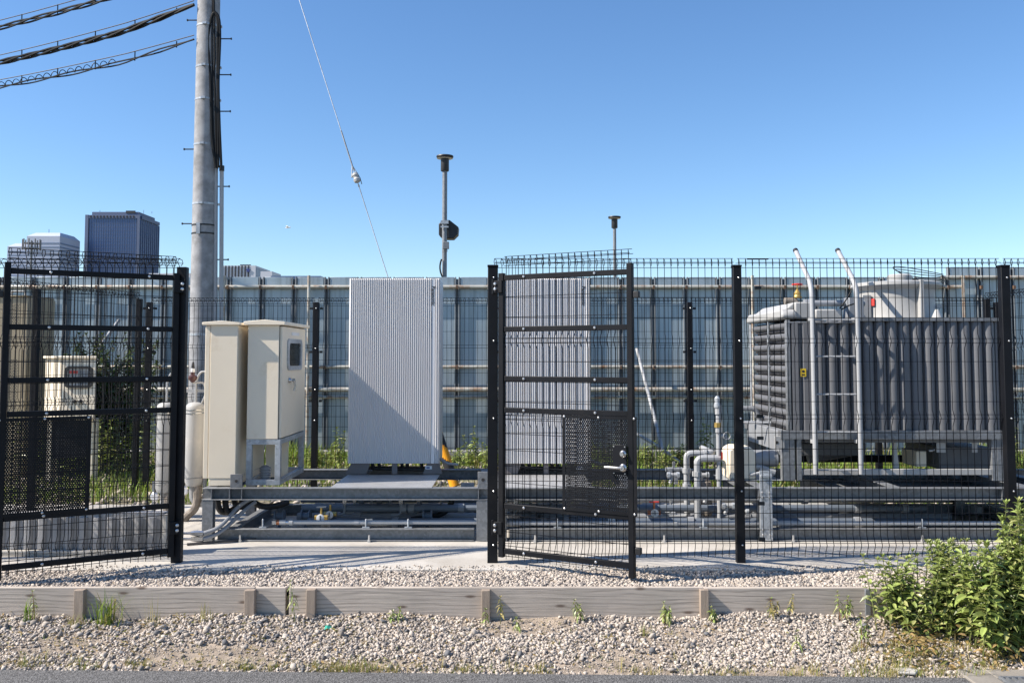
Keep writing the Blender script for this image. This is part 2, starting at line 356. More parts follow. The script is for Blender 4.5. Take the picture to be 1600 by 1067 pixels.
o = g.build('gravel', 'stone'); tag(o, 'loose pale crushed gravel between the road and the timber edging', 'gravel', kind='stuff')
g = MB(); g.bulk(*stones(500, (-4.1, 4.3), (5.03, YB - 0.03), gravel_z, 0.010, 0.028, power=3.0, flat=0.5))
g.bulk(*stones(160, (-4.1, -0.6), (5.6, YB - 0.03), gravel_z, 0.014, 0.030, power=2.5, flat=0.5))
o = g.build('rubble', 'stone_big'); tag(o, 'larger grey and dark stones lying among the outer gravel', 'stones', kind='stuff')
inner = lambda x, y: -0.022 + 0 * x
g = MB(); g.bulk(*stones(30000, (-4.6, 4.9), (YB + 0.04, 6.47), inner, 0.005, 0.0145, power=1.2))
g.bulk(*stones(1500, (-4.6, 4.9), (6.44, 6.56), lambda x, y: 0 * x - 0.002, 0.004, 0.009, power=1.2, lift=0.5))
o = g.build('gravel', 'stone'); tag(o, 'even pale gravel strip between the timber edging and the concrete slab', 'gravel', kind='stuff')
g = MB(); g.bulk(*stones(6000, (-9, 9), (9.27, 13.5), lambda x, y: -0.055 + 0 * x, 0.012, 0.045, power=2.2))
o = g.build('gravel', 'stone'); tag(o, 'scattered pale stones on the weedy ground before the hoarding', 'gravel', kind='stuff')
for (px, py, s, sx) in [(1415, 1050, 0.075, 1.3), (600, 985, 0.04, 1.2)][:1]:
    p = gd(px, py, -0.262); g = MB()
    g.prism([(-0.085, -0.05), (0.05, -0.07), (0.10, -0.01), (0.03, 0.065), (-0.06, 0.05)], 0.0, 0.028, 'Z')
    g.v = [(x + p.x, y + p.y, z + p.z) for x, y, z in g.v]
    g.v = [(p.x + (x - p.x) * .7, p.y + (y - p.y) * .7, p.z + (z - p.z) * .6) for x, y, z in g.v]
    tag(g.build('stone_slab', 'concrete', loc=p, bevel=0.006), 'flat white broken slab lying in the weeds near the drain grate', 'stone')
p = gd(512, 987, -0.225); g = MB()
g.add([(p.x - .028, p.y - .01, p.z + .012), (p.x + .0, p.y - .025, p.z + .03), (p.x + .03, p.y - .012, p.z + .022), (p.x + .022, p.y + .02, p.z + .03), (p.x - .02, p.y + .02, p.z + .034), (p.x - .002, p.y, p.z + .042)],
      [(0, 1, 5), (1, 2, 5), (2, 3, 5), (3, 4, 5), (4, 0, 5), (4, 3, 2, 1, 0)])
tag(g.build('plastic_scrap', 'teal', loc=p, smooth=False), 'crumpled green plastic scrap lying on the outer gravel', 'litter')

# drain at the lower right: concrete surround with a slotted metal grate
D0 = Vector((2.98, 4.96, RZ))
g = MB(); g.box(2.50, 2.66, 4.55, 5.16, RZ - 0.1, RZ + 0.012); g.box(2.664, 4.2, 5.03, 5.16, RZ - 0.1, RZ + 0.012); g.box(2.664, 4.2, 4.4, 5.027, RZ - 0.1, RZ + 0.004)
dr = thing('drain_cover', 'slotted metal drain grate in a concrete surround at the road edge', 'drain', (2.5, 4.9, RZ - 0.1))
g.build('surround', 'concrete_old', dr, bevel=0.005)
g = MB()
for j in range(2):
    y0 = 4.78 + j * 0.125
    for i in range(22):
        x = 2.70 + i * 0.034; g.box(x, x + 0.012, y0, y0 + 0.105, RZ + 0.006, RZ + 0.02)
    g.box(2.68, 3.46, y0 + 0.105, y0 + 0.122, RZ + 0.006, RZ + 0.021)
g.box(2.668, 2.682, 4.76, 5.025, RZ + 0.006, RZ + 0.021)
g.build('grate', 'galv', dr)
g = MB(); g.box(2.682, 3.46, 4.77, 5.02, RZ + 0.0045, RZ + 0.0055); g.build('slot_shadow_gap', 'dark_in', dr).name = 'pit_shade'  # thin dark sheet, paints the shade seen between the grate bars

# ------------------------------------------------------------------ timber edging
ed = thing('timber_edging', 'weathered timber plank edging held by short wooden pegs', 'edging', (-5, YB, -0.25))
def xpx(px): return X(px, YB, 912)
def plank(x0, x1, dz=0.0, dy=0.0):
    b = MB(); b.box(x0, x1, YB + dy, YB + dy + 0.035, BZ - 0.05, 0.004 + dz); b.build('plank', 'wood', ed, bevel=0.003)
plank(-5.2, xpx(398), 0.0); plank(xpx(398) + .003, xpx(446), -0.003, 0.006); plank(xpx(452), xpx(1099)); plank(xpx(1099) + .004, xpx(1355), -0.002); plank(xpx(1357), 5.2, -0.004, 0.004)
for a, b_ in [(121, 136), (385, 401), (481, 495), (753, 766), (1092, 1105)]:
    b = MB(); b.box(xpx(a), xpx(b_), YB - 0.046, YB - 0.001, BZ - 0.08, random.uniform(-0.004, 0.004)); b.build('peg', 'wood_peg', ed, bevel=0.003)
b = MB(); b.box(xpx(1350), xpx(1358), YB - 0.02, YB - 0.001, BZ - 0.08, -0.004); b.build('peg', 'galv', ed, bevel=0.002)

# ------------------------------------------------------------------ welded wire mesh panels
ZW = [2.09, 1.946, 1.795, 1.638, 1.605, 1.467, 1.32, 1.17, 1.075, 1.045, 0.94, 0.82, 0.705, 0.585, 0.465, 0.35, 0.23, 0.135, 0.055]
FOLDS = [(1.62, 0.05), (1.05, 0.055), (0.12, 0.06)]
def prof(z, depth=0.032):
    for c, h in FOLDS:
        if abs(z - c) < h: return -depth * (1 - abs(z - c) / h) ** 0.8
    return 0.0
def wire_mesh(mb, o, d, L, r=0.0028, top=True, ztop=2.235, zs=ZW, n=4, pitch=0.0508, hide=None, roll=1.0):
    """o: origin on the ground; d: unit direction along the panel; the face side is d x z"""
    o = Vector(o); d = Vector(d).normalized(); nn = Vector((d.y, -d.x, 0))
    zp = [0.03, 0.06, 0.10, 0.12, 0.15, 0.185, 0.5, 0.99, 1.02, 1.05, 1.08, 1.11, 1.35, 1.565, 1.595, 1.62, 1.65, 1.675, 1.9, ztop - 0.07]
    k = int(L / pitch)
    for i in range(k + 1):
        a = o + d * (i * pitch + (L - k * pitch) / 2)
        path = [a - nn * prof(z) + V3(0, 0, z) for z in zp]
        if top:
            t = ztop - 0.06
            for off, dx, z in [(0.010, -.004, t + 0.012), (0.030, -.010, t + 0.035), (0.012, -.006, ztop), (-0.02, .006, ztop - 0.004), (-0.030, .010, t + 0.03), (-0.006, .004, t + 0.01)]:
                path.append(a + nn * off * roll + d * dx + V3(0, 0, z))
        mb.tube(path, r, n, cap=False)
    for z in zs:
        mb.tube([o - nn * (prof(z) - r * 1.8) + V3(0, 0, z), o + d * L - nn * (prof(z) - r * 1.8) + V3(0, 0, z)], r, n)
    if top:
        for off, z in [(0.012, ztop + 0.003), (0.034, ztop - 0.028), (-0.034, ztop - 0.028), (0.008, ztop - 0.066)]:
            mb.tube([o + nn * off * roll + V3(0, 0, z), o + d * L + nn * off * roll + V3(0, 0, z)], r, n)
def post(mb, x, y, w=0.06, dpt=0.06, h=2.17):
    mb.box(x - w / 2, x + w / 2, y - dpt / 2, y + dpt / 2, -0.10, h)
def bolts(name, pts, parent, r=0.008, axis='Y', m='bolt', sgn=-1):
    b = MB()
    for p in pts: b.lathe([(r, 0), (r, sgn * 0.004), (r * 0.45, sgn * 0.008)], p, 8, axis)
    return b.build(name, m, parent)

YF = 6.67
XL, XA, XB, XC = X(283, YF), X(770, YF), X(1152.5, YF), X(1572, YF)
ff = thing('mesh_fence', 'black welded wire fence closest to the road, from the open gate rightwards', 'fence', (XA, YF, 0))
for x, w in ((XA, 0.075), (XB, 0.062), (XC, 0.066), (XC + 2.0, 0.062)):
    b = MB(); post(b, x, YF, w, 0.06, 2.17); b.build('post', 'black_coat', ff, bevel=0.004)
    b = MB(); b.box(x - w / 2 - .003, x + w / 2 + .003, YF - 0.033, YF + 0.033, 2.17, 2.186); b.build('post_cap', 'black_coat', ff, bevel=0.003)
    bolts('bolt', [(x + 0.008, YF - 0.03, z) for z in (2.09, 1.62, 1.05, 0.52, 0.13)], ff, 0.007)
for a, b_ in ((XA, XB), (XB, XC), (XC, XC + 2.0)):
    b = MB(); wire_mesh(b, (a + 0.012, YF + 0.036, 0), (1, 0, 0), b_ - a - 0.03); b.build('wire_panel', 'black_wire', ff)
b = MB()
for px in (1188,):
    for z in (2.02, 1.06, 0.9, 0.42, 0.16): q = X(px, YF); b.box(q - 0.022, q + 0.022, YF + 0.024, YF + 0.05, z - 0.012, z + 0.012)
b.box(X(1172, YF), X(1205, YF), YF + 0.026, YF + 0.05, 2.232, 2.24)
b.build('panel_clip', 'black_rubber', ff, each=1)
# left stretch of the same fence, mostly outside the photo
fl = thing('mesh_fence', 'black welded wire fence at the left edge behind the folded-back gate leaf', 'fence', (XL, YF, 0))
b = MB(); post(b, XL + 0.0, YF, 0.072, 0.06, 2.17); b.build('post', 'black_coat', fl, bevel=0.004)
b = MB(); post(b, XL - 2.0, YF, 0.06, 0.06, 2.17); b.build('post', 'black_coat', fl, bevel=0.004)
b = MB(); wire_mesh(b, (XL - 1.97, YF + 0.036, 0), (1, 0, 0), 1.94); b.build('wire_panel', 'black_wire', fl)

# ------------------------------------------------------------------ the two gate leaves
RAILS = [2.086, 1.705, 1.343, 1.114, 0.419, 0.095]
def perforated(mb, o, d, nrm, w, h, pitch=0.0152, rh=0.0038, bar=0.02):
    d = Vector(d); nrm = Vector(nrm); cols = int((w - 2 * bar) / pitch); rows = int((h - 2 * bar) / (pitch * 0.866))
    x0 = (w - cols * pitch) / 2; z0 = (h - rows * pitch * 0.866) / 2; ph = pitch * 0.866
    P = lambda x, z: o + d * x + V3(0, 0, z)
    for j in range(rows):
        sh = (j % 2) * pitch / 2
        for i in range(cols - (j % 2)):
            cx, cz = x0 + sh + (i + .5) * pitch, z0 + (j + .5) * ph; hw, hh = pitch / 2, ph / 2
            c = [P(cx - hw, cz - hh), P(cx, cz - hh), P(cx + hw, cz - hh), P(cx + hw, cz + hh), P(cx, cz + hh), P(cx - hw, cz + hh)]
            hex_ = [P(cx + rh * math.cos(t), cz + rh * math.sin(t)) for t in [R(a) for a in (240, 270, 300, 60, 90, 120)]]
            hl = P(cx - rh, cz); hr = P(cx + rh, cz)
            mb.add(c + hex_ + [hl, hr], [(0, 1, 7, 6), (1, 2, 8, 7), (2, 3, 13, 8), (3, 9, 13), (3, 4, 10, 9), (4, 5, 11, 10), (5, 0, 12, 11), (0, 6, 12)])
        if j % 2:
            for a, b_ in ((x0, x0 + sh), (x0 + cols * pitch - sh, x0 + cols * pitch)):
                cz = z0 + j * ph; mb.add([P(a, cz), P(b_, cz), P(b_, cz + ph), P(a, cz + ph)], [(0, 1, 2, 3)])
def gate(name, label, hinge, free, side, plate, lock):
    """side: normal pointing to the viewer's side"""
    hx, hy = hinge; fx, fy = free; root = thing(name, label, 'gate', (hx, hy, 0), 'two leaves of the black double gate')
    d = Vector((fx - hx, fy - hy, 0)); L = d.length; d.normalize(); up = V3(0, 0, 1)
    nn = Vector((d.y, -d.x, 0)); nn = nn if nn.dot(Vector(side)) > 0 else -nn
    o = Vector((hx, hy, 0))
    b = MB(); b.obox(o, d, nn, up, (-0.02, 0.022), (-0.02, 0.02), (0.05, 2.12)); b.build('stile', 'black_coat', root, bevel=0.003)
    b = MB(); b.obox(o, d, nn, up, (L - 0.04, L), (-0.022, 0.022), (0.015, 2.145)); b.build('stile', 'black_coat', root, bevel=0.003)
    for z in RAILS:
        b = MB(); b.obox(o, d, nn, up, (0.023, L - 0.041), (-0.014, 0.014), (z - 0.019, z + 0.019)); b.build('rail', 'black_coat', root, bevel=0.003)
    b = MB(); wd = d if Vector((d.y, -d.x, 0)).dot(nn) > 0 else -d
    oo = o + (d * 0.0 if wd == d else d * (L - 0.02)) - nn * 0.028
    wire_mesh(b, oo, wd, L - 0.02, roll=-1.0, ztop=2.245); b.build('wire_panel', 'black_wire', root)
    pts = [o + d * t + nn * 0.014 + up * z for z in RAILS for t in (0.19, L - 0.28)]
    b = MB()
    for p in pts:
        b.tube([p, p + nn * 0.004, p + nn * 0.009], [0.010, 0.010, 0.005], 8)
    b.build('bolt', 'bolt', root, each=1)
    t0, t1, z0, z1 = plate
    b = MB(); pl = o + d * t0 + nn * 0.017 + up * z0
    perforated(b, pl, d, nn, t1 - t0, z1 - z0)
    for a0, a1, c0, c1 in ((0, t1 - t0, 0, 0.022), (0, t1 - t0, z1 - z0 - 0.022, z1 - z0), (0, 0.022, 0.022, z1 - z0 - 0.022), (t1 - t0 - 0.022, t1 - t0, 0.022, z1 - z0 - 0.022)):
        b.obox(pl, d, nn, up, (a0, a1), (-0.0015, 0.004), (c0, c1))
    pp = b.build('perforated_plate', 'black_coat', root, smooth=False)
    b = MB()
    for ta in (0.03, 0.5, 0.97):
        for zz in (z0 + 0.012, z1 - 0.012):
            q = o + d * (t0 + (t1 - t0) * ta) + nn * 0.021 + up * zz; b.tube([q, q + nn * 0.004, q + nn * 0.007], [0.008, 0.008, 0.004], 8)
    b.build('screw', 'bolt', pp, each=1)
    b = MB()
    for z in (2.02, 0.26):        # hinges
        q = o - d * 0.012 + nn * 0.03 + up * z; b.obox(q, d, nn, up, (-0.05, 0.03), (-0.012, 0.006), (-0.045, 0.045))
        q = q - d * 0.045; b.tube([q - up * 0.055, q + up * 0.055], 0.011, 10)
    b.build('hinge', 'black_coat', root, bevel=0.002, each=2)
    b = MB()
    for z in (2.02, 0.26):
        for dz in (-0.018, 0.02):
            q = o - d * 0.035 + nn * 0.037 + up * (z + dz); b.tube([q, q + nn * 0.008, q + nn * 0.014], [0.012, 0.012, 0.006], 8)
    b.build('hinge_bolt', 'bolt', root, each=1)
    b = MB()
    for z in (1.93, 0.20): b.obox(o + up * z, d, nn, up, (L + 0.0005, L + 0.045), (-0.02, 0.015), (-0.025, 0.02))
    b.build('stopper', 'black_rubber', root, bevel=0.004, each=1)
    if lock:
        tz = 0.70; b = MB(); b.obox(o + up * tz, d, nn, up, (L - 0.145, L - 0.043), (0.0225, 0.034), (0, 0.205)); lk = b.build('lock_case', 'black_coat', root, bevel=0.003)
        for zz, r in ((0.145, 0.024), (0.052, 0.026)):
            q = o + d * (L - 0.066) + nn * 0.034 + up * (tz + zz)
            b = MB(); b.tube([q, q + nn * 0.008, q + nn * 0.016, q + nn * 0.03], [r, r, r * 0.62, r * 0.55], 20); b.build('lock_rose', 'steel', lk)
        q = o + d * (L - 0.066) + nn * 0.064 + up * (tz + 0.052); b = MB()
        b.tube([q - nn * 0.004, q + nn * 0.004], 0.017, 16)
        b.tube(bend([q, q - d * 0.03 + nn * 0.004, q - d * 0.125 - up * 0.0], 0.02), [0.010] * 9 if False else 0.0095, 10); b.build('lever_handle', 'steel', lk)
        b = MB()
        for da in (0.135, 0.055):
            for zz in (0.012, 0.193): q = o + d * (L - da) + nn * 0.034 + up * (tz + zz); b.tube([q, q + nn * 0.003], 0.0045, 6)
        b.build('screw', 'bolt', lk, each=1)
    return root
gr_h = (X(784, 6.62), 6.62); q = gd(992.5, 902, 0.02); gr_f = (q.x, q.y)
gate('gate_leaf', 'right leaf of the black gate with a lever handle, swung open outwards', gr_h, gr_f, (-0.5, -1, 0), (0.50, 1.055, 0.43, 1.095), True)
gl_h = (X(273, 6.62), 6.62); q = gd(-9, 906, 0.02); gl_f = (q.x, q.y)
gate('gate_leaf', 'left leaf of the black gate without a handle, swung open at the left edge', gl_h, gl_f, (0.5, -1, 0), (0.55, 1.13, 0.43, 1.09), False)

# ------------------------------------------------------------------ rear fence of the compound
YR = 10.3
fr = thing('mesh_fence', 'low-looking black wire fence running behind the steel skids', 'fence', (0, YR, 0))
xs = [X(232, YR), X(493, YR), X(785, YR), X(1078, YR), X(1370, YR), X(1560, YR)]
for i, x in enumerate(xs):
    b = MB(); post(b, x, YR, 0.062, 0.06, 2.13); b.build('post', 'black_coat', fr, bevel=0.004)
    bolts('bolt', [(x + 0.006, YR - 0.03, z) for z in (2.06, 1.60, 1.13, 0.78)], fr, 0.008)
for a, b_ in zip(xs[:-1], xs[1:]):
    nsub = 2 if b_ - a > 2.1 else 1
    b = MB(); wire_mesh(b, (a + 0.02, YR + 0.036, 0), (1, 0, 0), b_ - a - 0.04, ztop=2.18); b.build('wire_panel', 'black_wire', fr)
b = MB()
for i, x in enumerate(xs[:2] + xs[2:]):
    for z in (2.06, 1.56, 1.0):
        b.box(x - 0.075, x - 0.045, YR - 0.005, YR + 0.03, z - 0.013, z + 0.013); b.box(x + 0.045, x + 0.075, YR - 0.005, YR + 0.03, z - 0.013, z + 0.013)
b.build('panel_clip', 'black_rubber', fr, each=1)
# returns at both ends
def side_fence(label, p0, p1):
    p0 = Vector(p0); p1 = Vector(p1); d = (p1 - p0); L = d.length; d.normalize()
    t = thing('mesh_fence', label, 'fence', p0)
    b = MB(); wire_mesh(b, p0, d, L); b.build('wire_panel', 'black_wire', t)
    for q in (p0, p0 + d * L * 0.5, p1):
        b = MB(); post(b, q.x, q.y, 0.06, 0.06, 2.17); b.build('post', 'black_coat', t, bevel=0.004)
side_fence('black wire fence on the left side, running back beside the shrub', (XL - 2.6, 7.3, 0), (X(232, YR) - 0.12, YR, 0))
side_fence('black wire fence on the right side, running back beside the cooling unit', (X(1590, 9.7), YR, 0), (XC + 2.2, 7.3, 0))

# ------------------------------------------------------------------ grey steel hoarding with scaffold rails
YH = 14.2
ho = thing('steel_hoarding', 'tall grey-blue steel hoarding stiffened with scaffold pipes', 'hoarding', (0, YH, 0))
PW = 0.517; x0 = X(357, YH) - PW * 11
def hpanel(x, top):
    a, b_ = x + 0.018, x + PW - 0.018
    b = MB()
    b.box(a, b_, YH, YH + 0.012, -0.05, top - 0.01)
    b.build('panel', 'hoarding', ho)
    b = MB()
    b.box(a, a + 0.022, YH - 0.055, YH - 0.001, -0.05, top - 0.002); b.box(b_ - 0.022, b_, YH - 0.055, YH - 0.001, -0.05, top - 0.002)
    b.build('panel_flange', 'hoarding_rib', ho, bevel=0.004, each=1)
    b = MB(); b.box(b_ + 0.0005, b_ + 0.0355, YH + 0.002, YH + 0.009, -0.05, top - 0.03); b.build('joint_strip', 'hoarding_rib', ho)
    b = MB(); b.box(a + 0.034, b_ - 0.034, YH - 0.045, YH - 0.002, top - 0.15, top - 0.004); b.build('panel_lip', 'hoarding', ho, bevel=0.004)
TOPZ = Z(433, YH)
for i in range(40):
    x = x0 + i * PW; hpanel(x, TOPZ + (0.16 if X(1492, YH) < x + PW / 2 else 0.0))
def rail(z, xa, xb, y=YH - 0.09, r=0.0243):
    b = MB(); b.tube([(xa, y, z), (xb, y, z)], r, 10); return b.build('scaffold_rail', 'scaffold', ho)
xl, xr = x0, x0 + 40 * PW
zr = Z(449, YH)
rail(zr, xl, X(1502, YH), r=0.028); rail(Z(434, YH) , X(1470, YH), xr, r=0.028)
rail(Z(573, YH), xl, xr); rail(Z(608, YH), xl, xr, YH - 0.12, 0.034); rail(Z(620, YH), xl, xr, YH - 0.09, 0.024)
b = MB()
for i in range(3, 37):
    for z in (zr, Z(573, YH)):
        x = x0 + i * PW; b.box(x - 0.018, x + 0.018, YH - 0.125, YH - 0.085, z - 0.034, z + 0.02)
b.build('clamp', 'rust', ho, each=1)
for px in (353, 485, 1173, 1500):
    b = MB(); x = X(px, YH); b.tube([(x, YH - 0.17, -0.05), (x, YH - 0.17, TOPZ + 0.01)], 0.0243, 10); b.build('upright_pipe', 'scaffold', ho)
# raking shores
for (pxt, pyt, Yt), (pxb, pyb, Yb) in [((995, 545, 14.0), (1036, 705, 12.6)), ((186, 500, 14.0), (120, 590, 13.2))]:
    b = MB(); b.tube([at(pxt, pyt, Yt), at(pxb, pyb, Yb)], 0.0243, 10); b.build('raking_shore', 'pipe_white', ho)
b = MB(); b.tube([at(992, 676, 12.9), at(1030, 698, 12.7), at(1062, 722, 12.7)], 0.024, 8); b.build('raking_shore', 'pipe_white', ho)
b = MB()
for k in range(7):
    b.tube(arc((X(1398, YH), YH - 0.13, Z(424, YH)), (X(1370 + k * 14, YH), YH - 0.2, Z(410 + k * 9, YH)), (X(1472, YH), YH - 0.12, Z(430 + k * 2, YH)), 10), 0.007, 5)
b.build('tie_wire', 'cable', ho)

# ------------------------------------------------------------------ galvanised steel skids
YS, YS2, HS = 7.40, 8.68, 0.432        # front face, rear face, top of the skid
def hbeam_x(x0, x1, y, z0, z1, w=0.075, t=0.007):  # channel along X, open towards -Y
    b = MB(); b.box(x0, x1, y, y + w, z0, z0 + t); b.box(x0, x1, y, y + w, z1 - t, z1); b.box(x0, x1, y + w - t, y + w - 0.0005, z0 + t, z1 - t)
    return b
def hbeam_y(x, y0, y1, z0, z1, w=0.09, t=0.007):
    b = MB(); b.box(x - w / 2, x + w / 2, y0, y1, z0, z0 + t); b.box(x - w / 2, x + w / 2, y0, y1, z1 - t, z1); b.box(x - t / 2, x + t / 2, y0, y1, z0 + t, z1 - t)
    return b
def skid(label, x0, x1, posts, stiff):
    t = thing('steel_skid', label, 'steel frame', ((x0 + x1) / 2, (YS + YS2) / 2, 0))
    for y in (YS, YS2 - 0.075):
        hbeam_x(x0, x1, y, 0.334, HS).build('beam', 'galv', t, bevel=0.0015)
        hbeam_x(x0 + 0.11, x1 - 0.11, y, 0.004, 0.102).build('beam', 'galv', t, bevel=0.0015)
        for px in posts:
            w = 0.088; b = MB(); zz = 0.3335
            b.box(px - w / 2, px + w / 2, y + 0.003, y + 0.010, 0.003, zz); b.box(px - w / 2, px + w / 2, y + 0.065, y + 0.072, 0.003, zz)
            b.box(px - 0.0035, px + 0.0035, y + 0.0105, y + 0.0645, 0.003, zz); b.build('post', 'galv', t, bevel=0.0015)
        b = MB()
        for sx in stiff: b.box(sx - 0.003, sx + 0.003, y + 0.0015, y + 0.067, 0.3415, HS - 0.0075)
        b.build('stiffener', 'galv', t, each=1)
    for px in posts + [(a + b_) / 2 for a, b_ in zip(posts[:-1], posts[1:])]:
        hbeam_y(px, YS + 0.077, YS2 - 0.077, 0.334, HS - 0.001).build('cross_beam', 'galv', t, bevel=0.0015)
    for px in posts[:-1]:
        hbeam_y(px + 0.2, YS + 0.077, YS2 - 0.077, 0.005, 0.101).build('cross_beam', 'galv', t, bevel=0.0015)
    b = MB()
    for k in range(int((x1 - x0) / 1.05) + 1):
        xx = x0 + 0.32 + k * 1.05
        if xx < x1 - 0.1: b.lathe([(0.02, 0), (0.02, 0.004), (0.008, 0.005), (0.008, 0.055), (0.002, 0.057)], (xx, YS - 0.012, 0.0), 10); b.lathe([(0.014, 0.006), (0.014, 0.02)], (xx, YS - 0.012, 0.0), 6)
    b.build('anchor_bolt', 'bolt', t, each=2)
    return t
sx0, sx1 = X(320, YS), X(762, YS)
sk1 = skid('galvanised steel skid carrying the two cream control boxes and the left ribbed unit', sx0, sx1, [sx0 + 0.045, sx1 - 0.045], [X(334, YS), X(362, YS), X(381, YS), X(748, YS)])
sx2, sx3 = X(775, YS), 4.95
sk2 = skid('galvanised steel skid carrying the right ribbed unit and the dark cooling unit', sx2, sx3, [sx2 + 0.045, X(1191, YS), X(1191, YS) + 2.2, sx3 - 0.045], [X(1182, YS), X(1200, YS), X(790, YS), X(1560, YS)])
b = MB(); b.box(X(1300, 8.0), sx3 - 0.12, YS + 0.09, YS2 - 0.09, 0.326, 0.3325); b.build('sun_block_plate', 'galv', sk2)  # added plate, keeps the sun off the pipes under the cooler
b = MB(); b.box(X(1250, 8.6), sx3 - 0.12, YS2 - 0.006, YS2 - 0.001, 0.11, 0.333); b.build('back_shade_plate', 'galv', sk2)  # added sheet, closes the bright view behind so the skid's underside stays dark
def lug(label, px, py0, py1, w, hole=0.012):
    x = X(px, YS); z0, z1 = HS + 0.001, Z(py0, YS)
    b = MB(); ring = [(0.5, 0)]; n = 16; cz = (z0 + z1) / 2
    outer = [(x - w / 2, z0), (x + w / 2, z0), (x + w / 2, z1), (x - w / 2, z1)]
    b.box(x - w / 2, x + w / 2, YS + 0.01, YS + 0.02, z0, z1); o = tag(b.build('lifting_lug', 'galv', loc=(x, YS, HS), bevel=0.002), label, 'lifting lug')
    b = MB(); b.lathe([(hole, 0), (hole, -0.0015)], (x, YS + 0.0095, cz), 16, 'Y'); b.build('hole', 'seam', o, each=1)
lug('small galvanised lifting lug in front of the two cream control boxes', 372, 741, 758, 0.10)
lug('small galvanised lifting lug above the right end of the left skid', 755, 737, 758, 0.085, 0.014)
b = MB(); q = X(1193, YS); b.box(q - 0.05, q + 0.05, YS - 0.012, YS - 0.002, 0.01, Z(735, YS)); b.box(q - 0.047, q + 0.047, YS - 0.03, YS - 0.0125, Z(745, YS), Z(741, YS))
jp = tag(b.build('splice_plate', 'galv_bright', loc=(q, YS, 0), bevel=0.002), 'tall galvanised splice plate bolted over the skid joint left of the ladder', 'steel plate')
bolts('bolt', [(q + dx, YS - 0.012, z) for dx in (-0.03, 0.03) for z in (0.36, 0.40, 0.06, 0.10)], jp, 0.009)
for k, px in enumerate((786, 902)):
    pass
# gusset plate seen right of the gate stile
b = MB(); b.prism([(X(1000, 8.5), HS - 0.002), (X(1040, 8.5), HS - 0.002), (X(1000, 8.5), HS + 0.2)], 8.5, 8.508)
